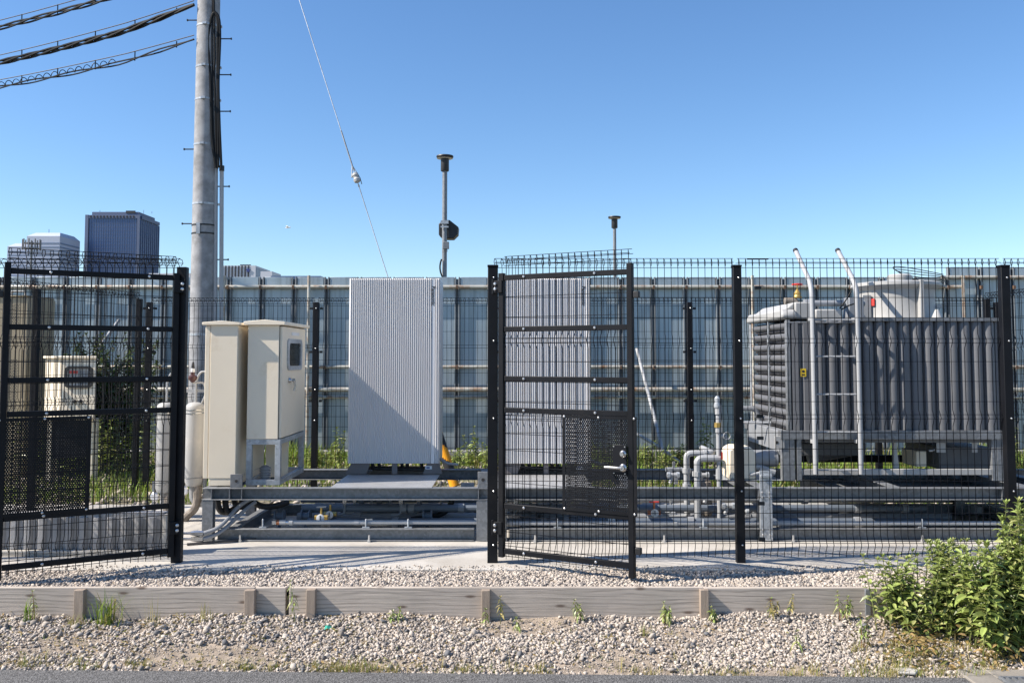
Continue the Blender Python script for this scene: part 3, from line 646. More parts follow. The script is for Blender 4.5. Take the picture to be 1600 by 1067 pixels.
# ------------------------------------------------------------------ ribbed power units
def fuel_unit(label, px0, loc_only=None):
    YU = 8.2; W_ = 0.834; zb, zt = Z(724, YU), Z(435, YU); x0 = X(px0, YU)
    t = thing('generator_cabinet', label, 'power unit', (x0 + W_ / 2, YU + 0.2, HS + 0.004), 'ribbed silver power cabinets')
    b = MB(); b.box(x0 + 0.004, x0 + W_ - 0.004, YU + 0.017, YU + 0.417, zb + 0.004, zt - 0.004); b.build('body', 'silver_flat', t, bevel=0.006)
    # ribbed front: saw-toothed sheet with one flat strip for the lettering
    pts = [(x0, YU + 0.016)]; x = x0 + 0.003; pitch = 0.01935; s0, s1 = x0 + 0.742, x0 + 0.790
    while x < x0 + W_ - 0.004:
        if s0 <= x < s1: pts += [(x + 0.001, YU + 0.004), (s1 - 0.001, YU + 0.004)]; x = s1; continue
        e = min(x + pitch, x0 + W_ - 0.003); w = e - x
        pts += [(x + 0.0004, YU + 0.0150), (x + w * 0.55, YU + 0.0), (x + w * 0.66, YU + 0.0), (x + w * 0.71, YU + 0.0150)]; x = e
    pts += [(x0 + W_, YU + 0.016)]
    n = len(pts); b = MB(); b.add([(p[0], p[1], zb) for p in pts] + [(p[0], p[1], zt) for p in pts] + [(x0, YU + .016, zb), (x0 + W_, YU + .016, zb)],
                                  [(i, i + 1, n + i + 1, n + i) for i in range(n - 1)] + [tuple(range(n))[::-1], tuple(range(n, 2 * n))])
    b.build('front_panel', 'silver_paint', t, smooth=False)
    b = MB()
    for f in (0.075, 0.115, 0.375, 0.42, 0.665, 0.71): b.box(x0 + W_ * f - 0.008, x0 + W_ * f + 0.008, YU + 0.02, YU + 0.06, zt - 0.004, zt + 0.006)
    b.build('top_bracket', 'dark_in', t, each=1)
    cu = bpy.data.curves.new('lettering', 'FONT'); cu.body = 'Panasonic'; cu.size = 0.050; cu.offset = 0.0011; cu.extrude = 0.0006
    tmp = bpy.data.objects.new('tmp', cu); COL.objects.link(tmp); bpy.context.view_layer.update()
    me = bpy.data.meshes.new_from_object(tmp.evaluated_get(bpy.context.evaluated_depsgraph_get()))
    bpy.data.objects.remove(tmp)
    wtxt = max(v.co.x for v in me.vertices); ztop = Z(447, YU); k = (ztop - Z(477.5, YU)) / wtxt
    for v in me.vertices:       # reads downwards
        a, h, c = v.co.x * k, v.co.y * k * 1.05, v.co.z
        v.co = (x0 + 0.757 + h - t.location.x, YU + 0.0030 - c - t.location.y, ztop - a - t.location.z)
    me.materials.clear(); me.materials.append(M['ink']); o = bpy.data.objects.new('lettering', me); COL.objects.link(o); o.parent = t
    b = MB(); z = Z(487, YU)
    for i in range(15): b.box(x0 + 0.754, x0 + 0.761 + 0.002 * (i % 2), YU + 0.0027, YU + 0.0033, z - 0.010, z); z -= 0.0165
    b.build('small_print', 'ink_soft', t)
    # stand
    z1 = zb - 0.001; z0 = HS + 0.0055
    b = MB(); b.prism([(x0 + 0.03, z1), (x0 + 0.205, z1), (x0 + 0.165, z0), (x0 - 0.03, z0)], YU + 0.03, YU + 0.05)
    b.prism([(x0 + 0.72, z1), (x0 + 0.83, z1), (x0 + 0.86, z0), (x0 + 0.68, z0)], YU + 0.03, YU + 0.05)
    b.box(x0 + 0.40, x0 + 0.45, YU + 0.03, YU + 0.05, z0, z1)
    b.box(x0 + 0.03, x0 + 0.80, YU + 0.34, YU + 0.36, z0, z0 + 0.035)
    for xx in (x0 + 0.03, x0 + 0.77): b.box(xx, xx + 0.04, YU + 0.052, YU + 0.40, z0, z1)
    b.build('stand', 'stand_paint', t, bevel=0.002)
    b = MB()
    b.tube([(x0 + 0.20, YU + 0.12, z0 + 0.045), (x0 + 0.72, YU + 0.12, z0 + 0.03)], 0.018, 8)
    for fx in (0.21, 0.27, 0.48, 0.53, 0.66): b.tube([(x0 + fx, YU + 0.10, z1), (x0 + fx + 0.01, YU + 0.12, z0 + 0.03)], 0.016, 8)
    b.build('hose', 'black_rubber', t)
    b = MB(); b.box(x0 + 0.705, x0 + 0.765, YU + 0.0275, YU + 0.0295, z0 + 0.045, z0 + 0.075); b.build('label_plate', 'white_label', t)
    b = MB(); b.box(x0 + 0.714, x0 + 0.745, YU + 0.0262, YU + 0.0273, z0 + 0.053, z0 + 0.067); b.build('plate_print', 'navy', t)
    b = MB(); b.tube(bend([(x0 + 0.83, YU + 0.10, z1 + 0.03), (x0 + 0.90, YU + 0.08, z1 - 0.01), (x0 + 1.0, YU + 0.1, z1 - 0.02)], 0.03), 0.012, 8); b.build('drain_pipe', 'pipe_grey', t)
    # checker plate step in front
    return t
fuel_unit('ribbed silver cabinet with vertical lettering, between the cream boxes and the right gate leaf', 544.5)
fuel_unit('ribbed silver cabinet with vertical lettering, seen through the right gate leaf', 780)
def checker(label, pa, pb):
    xa, xb = X(pa, 7.42), X(pb, 7.42); y0, y1 = YS + 0.006, 8.19
    t = thing('checker_plate', label, 'step plate', ((xa + xb) / 2, 7.8, HS))
    b = MB(); b.box(xa, xb, y0, y1, HS + 0.0007, HS + 0.005); b.build('plate', 'checker', t)
    b = MB(); k = 0
    for i in range(int((xb - xa) / 0.024)):
        for j in range(int((y1 - y0) / 0.024)):
            cx, cy = xa + 0.014 + i * 0.024, y0 + 0.014 + j * 0.024; s_ = 1 if (i + j) % 2 else -1
            a = Vector((0.5, 0.86 * s_, 0)) * 0.0095; n_ = Vector((-a.y, a.x, 0)) * 0.27; c = V3(cx, cy, HS + 0.0049)
            b.add([c - a, c - n_, c + a, c + n_, c + V3(0, 0, 0.0017)], [(0, 1, 4), (1, 2, 4), (2, 3, 4), (3, 0, 4)])
    b.build('tread_pattern', 'checker', t, smooth=False)
checker('chequered steel plate lying before the left ribbed silver cabinet', 519, 676)
checker('chequered steel plate lying before the right ribbed silver cabinet', 786, 925)
b = MB(); b.box(X(786, 7.42) , X(1000, 7.42), 8.0, 8.5, HS + 0.0007, HS + 0.002)

# ------------------------------------------------------------------ cream control boxes
def lid(x0, x1, y0, y1, z, over, t_, parent, hgt=0.035):
    b = MB(); v = [(x0 - over, y0 - over, z), (x1 + over, y0 - over, z), (x1 + over, y1 + over, z), (x0 - over, y1 + over, z)]
    v += [(a, b_, z + hgt * 0.62) for a, b_, _ in v[:4]] + [((x0 + x1) / 2, y0 - over * 0.9, z + hgt), ((x0 + x1) / 2, y1 + over * 0.9, z + hgt)]
    b.add(v, [(0, 3, 2, 1), (0, 1, 5, 8, 4), (2, 3, 7, 9, 6), (1, 2, 6, 5), (3, 0, 4, 7), (4, 8, 9, 7), (5, 6, 9, 8)])
    return b.build('roof', 'cream', parent, bevel=0.003)
# tall box standing on the skid
YA = 7.50; ax0, ax1, ay1 = X(320, YA), X(371, YA), 8.36; az0, az1 = HS + 0.004, Z(508, YA)
ta = thing('control_box', 'tall cream control box standing directly on the skid, leftmost of the pair', 'control box', ((ax0 + ax1) / 2, 7.9, HS))
b = MB(); b.box(ax0 + 0.045, ax1, YA, ay1, az0 + 0.06, az1); b.build('body', 'cream', ta, bevel=0.004)
b = MB(); b.box(ax0, ax0 + 0.041, YA + 0.004, ay1 - 0.004, az0 + 0.06, az1 - 0.008); b.build('door', 'cream', ta, bevel=0.005)
b = MB(); b.box(ax0 + 0.05, ax1 - 0.003, YA + 0.004, ay1 - 0.01, az0, az0 + 0.0585); b.build('plinth', 'cream', ta, bevel=0.003)
lid(ax0, ax1, YA, ay1, az1 + 0.001, 0.022, 0.03, ta)
# shorter box on a stand
YBX = 7.55; bx0, bx1, by1 = X(387, YBX), X(440, YBX), 8.42; bz0, bz1 = Z(686, YBX), Z(508, YBX)
tb = thing('control_box', 'cream control box with a small window, raised on a galvanised stand', 'control box', ((bx0 + bx1) / 2, 7.95, HS))
b = MB(); b.box(bx0, bx1 - 0.022, YBX, by1, bz0, bz1); b.build('body', 'cream', tb, bevel=0.004)
DX = bx1 - 0.018
wy0, wy1 = 7.55 + 0.22, 7.55 + 0.64
def yon(px): return DX_ * F / (px - 800) if False else 0
# door as a slab with a rectangular window opening
b = MB(); ya, yb = YBX + 0.012, by1 - 0.01; z0, z1 = bz0 + 0.008, bz1 - 0.01
def yat(px): return (bx1) * 1402.0 / (px - 800.0)
wya, wyb, wza, wzb = yat(449.5), yat(469.5), Z(575, 7.9), Z(533, 7.9)
b.box(DX, bx1, ya, wya, z0, z1); b.box(DX, bx1, wyb, yb, z0, z1); b.box(DX, bx1, wya, wyb, z0, wza); b.box(DX, bx1, wya, wyb, wzb, z1)
door = b.build('door', 'cream', tb)
b = MB(); b.box(bx1 - 0.021, bx1 - 0.0185, YBX + 0.004, by1 - 0.002, bz0, bz1 - 0.002); b.build('door_seal', 'seam', tb)
def rrect(x, ya, yb, za, zb, r, n=5):
    pts = []
    for cy, cz, a0 in ((yb - r, zb - r, 0), (ya + r, zb - r, 90), (ya + r, za + r, 180), (yb - r, za + r, 270)):
        for i in range(n + 1): t = R(a0 + 90 * i / n); pts.append((cy + r * math.cos(t), cz + r * math.sin(t)))
    return pts
b = MB(); o_ = rrect(0, wya - 0.025, wyb + 0.025, wza - 0.018, wzb + 0.018, 0.05); i_ = rrect(0, wya + 0.025, wyb - 0.025, wza + 0.018, wzb - 0.018, 0.035); n = len(o_)
vs_ = [(bx1 + 0.0005, *p) for p in o_] + [(bx1 + 0.012, *p) for p in o_] + [(bx1 + 0.012, *p) for p in i_] + [(bx1 - 0.006, *p) for p in i_]
b.add(vs_, [(k * n + i, k * n + (i + 1) % n, (k + 1) * n + (i + 1) % n, (k + 1) * n + i) for k in range(3) for i in range(n)])
wf = b.build('window_frame', 'galv_bright', door, smooth=False)
b = MB(); b.box(bx1 + 0.001, bx1 + 0.003, wya + 0.01, wyb - 0.01, wza + 0.005, wzb - 0.005); b.build('window_pane', 'glass', door)
b = MB(); b.box(DX - 0.002, DX + 0.001, wya, wyb, wza, wzb); b.build('dial_board', 'dark_in', door)
b = MB(); b.box(bx1 - 0.012, bx1 - 0.002, wya + 0.28, wya + 0.30, wza, wzb); b.build('meter_bezel', 'pipe_grey', door)
b = MB(); b.lathe([(0.05, 0), (0.055, 0.008), (0.03, 0.014)], (DX + 0.003, wya + 0.22, wzb - 0.06), 14, 'X'); b.lathe([(0.06, 0), (0.065, 0.008), (0.04, 0.014)], (DX + 0.003, wya + 0.13, wzb - 0.15), 14, 'X'); b.build('indicator', 'orange', door, each=1)
b = MB(); hy = yat(451.5); hz = Z(594, 7.8)
b.lathe([(0.022, 0.0), (0.024, 0.006), (0.016, 0.02), (0.012, 0.036)], (bx1 + 0.0005, hy, hz), 14, 'X'); b.box(bx1 + 0.02, bx1 + 0.034, hy - 0.012, hy + 0.10, hz - 0.010, hz + 0.014)
b.tube([(bx1 + 0.03, hy + 0.085, hz), (bx1 + 0.034, hy + 0.09, hz - 0.06), (bx1 + 0.028, hy + 0.085, hz - 0.095)], 0.011, 8); b.build('handle', 'steel', door)
b = MB(); b.box(bx1 + 0.0005, bx1 + 0.002, yat(455), yat(467), Z(524, 7.9), Z(519, 7.9)); b.build('name_plate', 'white_label', door)
lid(bx0, bx1, YBX, by1, bz1 + 0.001, 0.03, 0.03, tb, 0.045)
b = MB(); A = 0.045; zs0, zs1 = HS + 0.002, bz0 - 0.001
for xa in (bx0, bx1 - A):
    for yy in (YBX + 0.002, by1 - A): b.box(xa, xa + A, yy, yy + A, zs0 + A + .001, zs1 - A - 0.001)
for zz in (zs0, zs1 - A):
    for yy in (YBX + 0.002, by1 - A): b.box(bx0, bx1, yy, yy + A, zz, zz + A)
    for xa in (bx0 + .001, bx1 - A + .001): b.box(xa, xa + A - .002, YBX + A + 0.004, by1 - A - 0.003, zz + .001, zz + A - .001)
b.build('stand', 'galv_bright', tb, bevel=0.002)
b = MB(); b.box(bx0 + 0.03, bx1 - 0.06, YBX + 0.5, YBX + 0.52, zs0, zs1); b.build('back_sheet', 'cream', tb)
c = at(414, 748, 7.75); b = MB(); pr = []
for k in range(6): pr += [(0.048, k * 0.022), (0.048, k * 0.022 + 0.012), (0.036, k * 0.022 + 0.014), (0.036, k * 0.022 + 0.02)]
pr += [(0.03, 0.135), (0.012, 0.142)]; b.lathe(pr, (c.x, c.y, HS + 0.003), 20)
tag(b.build('sounder', 'pipe_grey', loc=(c.x, c.y, HS)), 'grey ribbed sounder standing inside the stand of the raised cream box', 'sounder')

# ------------------------------------------------------------------ cooling unit
YC = 7.83; cx0, cx1 = X(1229, YC), X(1562, YC); cy1 = 9.0
cz0, cz1 = Z(672, YC), Z(498, YC)
tc_ = thing('cooling_unit', 'dark grey cooling tower with vertical tubes on a galvanised frame', 'cooling unit', ((cx0 + cx1) / 2, 8.4, HS))
b = MB(); b.box(cx0 + 0.06, cx1 - 0.02, YC + 0.07, cy1 - 0.05, cz0, cz1 - 0.02); b.build('casing', 'dark_in', tc_)
NC = 16; w = (cx1 - cx0 - 0.27) / (NC - 1); cols = []
for i in range(NC - 1):
    xc = cx0 + 0.25 + w * (i + 0.5); rr = w * 0.49; b = MB(); n = 10
    ring = lambda z, k=1.0: [(xc + rr * k * math.cos(math.pi + math.pi * j / n), YC + 0.052 + rr * 0.95 * k * math.sin(math.pi + math.pi * j / n), z) for j in range(n + 1)]
    lv = [ring(cz0), ring(cz1 - 0.045), ring(cz1 - 0.02, 0.9)]
    vs_ = [p for l in lv for p in l]; m = n + 1
    b.add(vs_, [(k * m + j, k * m + j + 1, (k + 1) * m + j + 1, (k + 1) * m + j) for k in range(2) for j in range(n)]); b.build('wall_tube', 'tube_grey', tc_, angle=60)
b = MB()
b.box(cx0 + 0.0, cx0 + 0.035, YC, YC + 0.05, cz0, cz1 - 0.01)
b.build('corner_post', 'galv', tc_, bevel=0.003)
b = MB(); b.prism([(cx0 + 0.038, YC + 0.05), (cx0 + 0.05, YC + 0.0), (cx0 + 0.10, YC - 0.005), (cx0 + 0.115, YC + 0.02), (cx0 + 0.13, YC + 0.02), (cx0 + 0.15, YC - 0.002), (cx0 + 0.21, YC - 0.006), (cx0 + 0.235, YC + 0.05)], cz0, cz1 - 0.03, 'Z')
b.build('corner_cover', 'tube_grey', tc_)
b = MB(); b.box(cx1 - 0.02, cx1, YC + 0.03, cy1, cz0, cz1 - 0.01); b.build('side_panel', 'tube_grey', tc_, bevel=0.003)
# left side: rolled louvres between uprights, finned fill behind
nl = 10; hz = (cz1 - cz0 - 0.01) / nl
for k in range(nl):
    zc = cz0 + hz * (k + 0.5); b = MB()
    b.tube([(cx0 + 0.035, YC + 0.06, zc), (cx0 + 0.035, cy1 - 0.04, zc)], hz * 0.30, 10); b.build('louvre', 'tube_grey', tc_)
b = MB()
for yy in (YC + 0.52, cy1 - 0.035): b.box(cx0 - 0.012, cx0 + 0.0, yy, yy + 0.03, cz0 - 0.02, cz1)
b.build('side_upright', 'galv_bright', tc_, bevel=0.002, each=1)
b = MB()
for k in range(nl):
    for j in range(26):
        yy = YC + 0.09 + j * 0.042; zc = cz0 + hz * k; b.box(cx0 + 0.045, cx0 + 0.058, yy, yy + 0.020, zc - hz * 0.16 + 0.012, zc + hz * 0.2)
b.build('fin_slat', 'fin', tc_)['kind'] = 'stuff'
# white top covers
b = MB(); zt = cz1
b.prism([(YC - 0.015 + 0.02, zt), (YC + 0.0, zt + 0.05), (YC + 0.05, zt + 0.085), (cy1 - 0.05, zt + 0.085), (cy1 + 0.02, zt + 0.05), (cy1 + 0.03, zt)], cx0 - 0.035, cx0 + 0.10, 'X')
b.build('side_hood', 'white_plastic', tc_, bevel=0.02)
b = MB(); b.box(cx0 + 0.101, cx0 + 0.27, YC + 0.06, cy1 - 0.1, zt, zt + 0.15); b.prism([(cx0 + 0.02, zt + 0.086), (cx0 + 0.101, zt + 0.15), (cx0 + 0.101, zt + 0.086)], YC + 0.08, cy1 - 0.1)
b.build('hood_box', 'white_plastic', tc_, bevel=0.012)
b = MB(); b.box(cx0 + 0.271, X(1320, YC), YC + 0.03, YC + 0.55, zt, zt + 0.085); b.build('basin_cover', 'white_plastic', tc_, bevel=0.012)
b = MB(); b.box(X(1336, YC), cx1 + 0.0, YC - 0.006, YC + 0.05, zt - 0.022, zt + 0.012); b.box(X(1230, YC), X(1335, YC), YC - 0.002, YC + 0.04, zt - 0.04, zt - 0.026); b.box(X(1336, YC), cx1, YC + 0.051, cy1, zt - 0.018, zt + 0.006)
b.build('top_rail', 'galv', tc_, bevel=0.003, each=1)
# fan shroud
fy = 8.45; fx = X(1402, fy); rr = 0.345; zf0, zf1 = zt + 0.013, Z(443, fy)
b = MB(); b.lathe([(rr, zf0), (rr - 0.008, zf0 + 0.02), (rr - 0.012, zf1 - 0.10), (rr - 0.004, zf1 - 0.075), (rr + 0.045, zf1 - 0.045), (rr + 0.055, zf1 - 0.035), (rr + 0.055, zf1 - 0.01), (rr + 0.03, zf1), (rr - 0.02, zf1), (rr - 0.04, zf1 - 0.02), (rr - 0.04, zf0)], (fx, fy, 0), 40)
fsh = b.build('fan_shroud', 'white_plastic', tc_, angle=40)
b = MB(); b.box(fx + 0.05, fx + 0.085, fy - rr - 0.055, fy - rr + 0.01, zf0, zf1 + 0.002); b.box(fx - rr - 0.04, fx - rr + 0.04, fy - 0.18, fy - 0.14, zf0, zf1 - 0.12); b.build('shroud_rib', 'white_plastic', fsh, bevel=0.004, each=1)
a = R(212); q = V3(fx + rr * math.cos(a) , fy + rr * math.sin(a), zf0 + 0.16); d = V3(-math.sin(a), math.cos(a), 0); nn = V3(math.cos(a), math.sin(a), 0)
b = MB(); b.obox(q + nn * 0.002, d, nn, V3(0, 0, 1), (-0.02, 0.02), (-0.006, 0.004), (-0.035, 0.03)); b.build('red_label', 'red', fsh)
b = MB(); b.lathe([(0.11, zf1 - 0.02), (0.11, zf1 + 0.07), (0.09, zf1 + 0.085)], (fx + 0.04, fy, 0), 18); b.build('motor', 'white_plastic', tc_)
b = MB()
for k in range(6):
    t = k * math.pi / 3; d = V3(math.cos(t), math.sin(t), 0); n_ = V3(-d.y, d.x, 0)
    b.add([V3(fx, fy, zf1 - 0.05) + d * 0.11 + n_ * 0.03, V3(fx, fy, zf1 - 0.05) + d * 0.29 + n_ * 0.06, V3(fx, fy, zf1 - 0.075) + d * 0.29 - n_ * 0.06, V3(fx, fy, zf1 - 0.075) + d * 0.11 - n_ * 0.03], [(0, 1, 2, 3)])
b.build('fan_blade', 'pipe_grey', tc_)
b = MB(); b.lathe([(0.05, zt + 0.01), (0.015, zt + 0.09)], (X(1466, 8.0), 8.0, 0), 14); b.box(X(1455, 8.3), X(1475, 8.3), 8.3, 8.36, zt + 0.12, zt + 0.15); b.box(X(1460, 8.3), X(1464, 8.3), 8.32, 8.34, zt + .007, zt + 0.12); b.build('float_cover', 'white_plastic', tc_)
b = MB(); q1, q2 = at(1268, 474, 8.1), at(1350, 474, 8.1); b.tube([q1, q2], 0.028, 12); b.tube([at(1256, 474, 8.1), q1], 0.036, 12); b.build('inlet_pipe', 'pipe_grey', tc_)
b = MB(); b.box(X(1322, 8.1), X(1345, 8.1), 8.0, 8.16, zt + 0.01, zt + 0.2); b.build('junction_box', 'pipe_grey', tc_, bevel=0.006)
b = MB(); b.tube(arc(at(1312, 482, 7.9), at(1322, 470, 7.9), at(1330, 455, 7.9)), 0.006, 6); b.tube(arc(at(1306, 492, 7.9), at(1318, 478, 7.9), at(1338, 474, 7.95)), 0.006, 6); b.build('cable', 'cable', tc_)
# gate valve
vq = at(1246, 478, 8.15); tv = thing('gate_valve', 'brass gate valve with a red handwheel on top of the cooling unit', 'valve', vq - V3(0, 0, 0.0))
b = MB(); b.tube(bend([at(1226, 470, 8.15), at(1244, 470, 8.15), at(1246, 484, 8.15)], 0.05), 0.032, 12); b.build('elbow', 'wrap', tv)
b = MB(); c = at(1246, 466, 8.15); b.lathe([(0.036, 0), (0.04, 0.012), (0.03, 0.03), (0.034, 0.045), (0.022, 0.06), (0.014, 0.075), (0.007, 0.08), (0.007, 0.13)], c, 16); b.build('body', 'brass', tv)
b = MB(); c2 = c + V3(0, 0, 0.125)
b.tube([c2 + V3(0.042 * math.cos(t), 0.042 * math.sin(t), 0) for t in [2 * math.pi * k / 16 for k in range(17)]], 0.008, 6, cap=False)
for k in range(3): t = math.pi * k / 3; b.tube([c2 + V3(0.042 * math.cos(t), 0.042 * math.sin(t), 0), c2 - V3(0.042 * math.cos(t), 0.042 * math.sin(t), 0)], 0.005, 6)
b.build('handwheel', 'red', tv)
# yellow warning label
b = MB(); q = at(1255.5, 582, YC - 0.01); b.box(q.x - 0.023, q.x + 0.023, YC - 0.0085, YC - 0.0065, q.z - 0.035, q.z + 0.035); lb = b.build('warning_label', 'yellow', tc_)
b = MB(); b.lathe([(0.012, 0), (0.012, -0.0008)], (q.x, YC - 0.0086, q.z + 0.010), 12, 'Y'); b.box(q.x - 0.012, q.x + 0.012, YC - 0.0094, YC - 0.0086, q.z - 0.025, q.z - 0.012); b.build('label_print', 'ink', lb)
# frame under the tower
zl = Z(681, YC); b = MB()
b.box(cx0 - 0.07, cx1 + 0.0, YC - 0.02, YC + 0.06, zl - 0.028, cz0 - 0.002); b.box(cx0 - 0.07, cx1, cy1 - 0.07, cy1 + 0.02, zl - 0.028, cz0 - 0.002)
b.build('base_rail', 'galv', tc_, bevel=0.003, each=1)
b = MB(); b.box(cx0 + 0.16, cx1 - 0.02, YC + 0.05, YC + 0.11, zl - 0.062, zl - 0.03); b.build('base_channel', 'tube_grey', tc_, bevel=0.003)
b = MB(); b.box(cx0 - 0.06, cx0 + 0.03, YC + 0.065, cy1 - 0.075, zl - 0.14, cz0 - 0.01); b.build('side_channel', 'pipe_grey', tc_, bevel=0.004)
b = MB(); b.box(cx0 + 0.20, cx1 - 0.06, cy1 - 0.02, cy1 + 0.06, zl - 0.115, zl - 0.03); b.build('rear_channel', 'tube_grey', tc_)
for xa, wl in ((cx0 - 0.055, 0.11), (cx0 + 0.075, 0.04), (cx1 - 0.095, 0.04), (cx1 - 0.05, 0.07)):
    for ya in (YC - 0.004, cy1 - 0.08):
        b = MB(); b.box(xa, xa + wl, ya, ya + 0.008, HS + 0.002, zl - 0.0285); b.box(xa, xa + 0.008, ya + 0.009, ya + 0.06, HS + 0.002, zl - 0.0285); b.box(xa + wl - 0.008, xa + wl, ya + 0.009, ya + 0.06, HS + 0.002, zl - 0.0285); b.build('leg', 'galv', tc_, bevel=0.002)
b = MB(); z0, z1 = Z(742, YC), Z(733, YC)
b.box(cx0 + 0.118, cx1 - 0.098, YC, YC + 0.05, z0, z1); b.build('lower_beam', 'white_plastic', tc_, bevel=0.003)
b = MB(); b.box(cx0 + 0.118, cx1 - 0.098, cy1 - 0.06, cy1 - 0.01, HS + 0.03, HS + 0.10); b.build('lower_beam', 'black_coat', tc_)
b = MB(); b.box(X(1455, 8.2), X(1534, 8.2), 8.1, 8.8, Z(731, 8.2), Z(696, 8.2)); b.build('sump', 'tube_grey', tc_, bevel=0.01)
b = MB(); b.box(X(1424, 8.15), X(1440, 8.15), 8.1, 8.4, Z(727, 8.2), Z(703, 8.2)); b.build('side_box', 'cream', tc_, bevel=0.004)
b = MB(); b.prism([(X(1392, YC + .1), Z(732, YC + .1)), (X(1400, YC + .1), Z(732, YC + .1)), (X(1396, YC + .1), Z(684, YC + .1)), (X(1393, YC + .1), Z(684, YC + .1))], YC + 0.09, YC + 0.12)
b.box(X(1466, YC), X(1480, YC), YC + 0.075, YC + 0.085, zl - 0.15, zl - 0.03); b.box(X(1522, YC), X(1530, YC), YC + 0.075, YC + 0.085, zl - 0.15, zl - 0.03)
b.tube(bend([(X(1459, YC), YC + 0.05, zl - 0.12), (X(1459, YC), YC + 0.05, Z(705, YC)), (X(1452, YC), YC + 0.05, Z(705, YC))], 0.02), 0.008, 8); b.build('bracket', 'white_plastic', tc_)
b = MB(); b.box(X(1245, 8.3), X(1350, 8.3), 8.3, 8.9, Z(712, 8.3), Z(692, 8.3)); b.tube([at(1262, 716, 8.6), at(1330, 704, 8.6)], 0.05, 12); b.build('basin', 'tube_grey', tc_, bevel=0.01)
b = MB(); b.box(X(1216, YC) - 0.045, X(1216, YC) + 0.04, YC - 0.012, YC - 0.005, Z(700, YC), Z(681, YC)); lg = b.build('lifting_eye', 'white_plastic', tc_, bevel=0.006)
b = MB(); b.lathe([(0.014, 0), (0.014, -0.001)], (X(1211, YC), YC - 0.0125, Z(691, YC)), 14, 'Y'); b.build('hole', 'seam', lg, each=1)
b = MB(); b.tube(bend([at(1150, 638, 8.6), at(1180, 638, 8.6), at(1186, 652, 8.6), at(1186, 662, 8.6)], 0.05), 0.024, 10); b.tube([at(1160, 660, 8.3), at(1205, 660, 8.2)], 0.012, 8); b.build('overflow_pipe', 'pipe_grey', tc_, each=1)
# ladder
tl = thing('ladder', 'white steel ladder with backward-bent handrails fixed to the cooling unit', 'ladder', (X(1303, 7.74), 7.74, HS))
YL = 7.74
for xb in (X(1270, YL), X(1340, YL)):
    b = MB(); zt_ = Z(447, YL); zb_ = Z(740, YL)
    b.tube(bend([(xb, YL - 0.02, zb_), (xb, YL - 0.01, zt_), (xb, YL + 0.41, zt_ + 0.355)], 0.12), 0.0215, 12); b.build('side_rail', 'pipe_white', tl)
    b = MB(); d = V3(0, 0.42, 0.355).normalized(); q = V3(xb, YL + 0.41, zt_ + 0.355); b.tube([q - d * 0.02, q + d * 0.014], 0.0235, 12); b.build('end_cap', 'black_rubber', tl)
for py in (500, 557, 616, 675, 734):
    z = Z(py, YL); b = MB(); b.tube([(X(1270, YL), YL - 0.01, z), (X(1340, YL), YL - 0.01, z)], 0.0085, 8); b.build('rung', 'pipe_white', tl)
b = MB()
for xb in (X(1270, YL), X(1340, YL)):
    for z in (Z(690, YL), Z(500, YL) + 0.01): b.box(xb - 0.015, xb + 0.015, YL, YC - 0.0065, z - 0.015, z + 0.015)
b.build('wall_bracket', 'pipe_white', tl, each=1)

# ------------------------------------------------------------------ pipework
def pipes(name, label, cat, m, lines, n=10, joints=None, loc=None):
    b = MB()
    for pts, r in lines: b.tube(bend(pts, max(0.03, r * 1.7)), r, n)
    p0 = Vector(lines[0][0][0]); l = loc or (p0.x, p0.y, 0)
    if joints:
        t = thing(name, label, cat, l); b.build('pipe', m, t); b = MB()
        for (p, d, r, L) in joints: p, d = Vector(p), Vector(d).normalized(); b.tube([p - d * L / 2, p + d * L / 2], r, n)
        b.build('coupling', m if m != 'pipe_blue' else 'pipe_grey', t, each=1); return t
    return tag(b.build(name, m, loc=l), label, cat)
yb = 7.46; xl_, xr_ = X(455, yb), X(764, yb)
t = pipes('pipe', 'bright grey pipe with a copper joint running along the left skid above its lower beam', 'pipe', 'pipe_white', [([(xl_, yb, 0.145), (xr_ - 0.02, yb, 0.145)], 0.019)], joints=[((xl_ + 0.02, yb, .145), (1, 0, 0), 0.026, 0.03), ((xl_ - 0.05, yb, .145), (1, 0, 0), 0.022, 0.05), ((X(560, yb), yb, .145), (1, 0, 0), 0.0215, 0.04)])
b = MB(); b.tube([(X(436, yb), yb, .145), (X(443, yb), yb, .145)], 0.021, 12); b.build('copper_joint', 'copper', t)
b = MB(); b.tube([(X(430, yb), yb, .145), (X(436, yb), yb, .145)], 0.027, 6); b.build('union_nut', 'steel', t)
b = MB(); b.tube([(X(443, yb), yb, .145), (xl_, yb, .145)], 0.019, 12); b.build('pipe', 'steel', t)
for k, px in enumerate((417, 560, 639)):
    pass
t = pipes('pipe', 'bright grey pipe running along the right skid above its lower beam', 'pipe', 'pipe_white', [([(X(778, yb), yb, 0.138), (4.9, yb, 0.138)], 0.018)], joints=[((X(1052, yb), yb, .138), (1, 0, 0), 0.023, 0.03), ((X(1225, yb), yb, .138), (1, 0, 0), 0.022, 0.1)])
b = MB()
for px in (416, 575, 640, 870, 1095, 1432): 
    x = X(px, yb); b.box(x - 0.03, x + 0.03, yb - 0.03, yb + 0.03, 0.104, 0.113); b.lathe([(0.007, 0.114), (0.007, 0.172), (0.003, 0.178)], (x, yb - 0.024, 0), 8)
for o_ in ():
    pass
b.build('pipe_clip', 'galv_bright', t, each=2)
rows = [(7.72, 0.10, 0.034, 'pipe_blue'), (7.88, 0.19, 0.030, 'pipe_blue'), (8.02, 0.09, 0.038, 'pipe_grey'), (8.2, 0.22, 0.034, 'pipe_blue'), (8.38, 0.12, 0.036, 'pipe_grey'), (8.5, 0.25, 0.028, 'pipe_grey')]
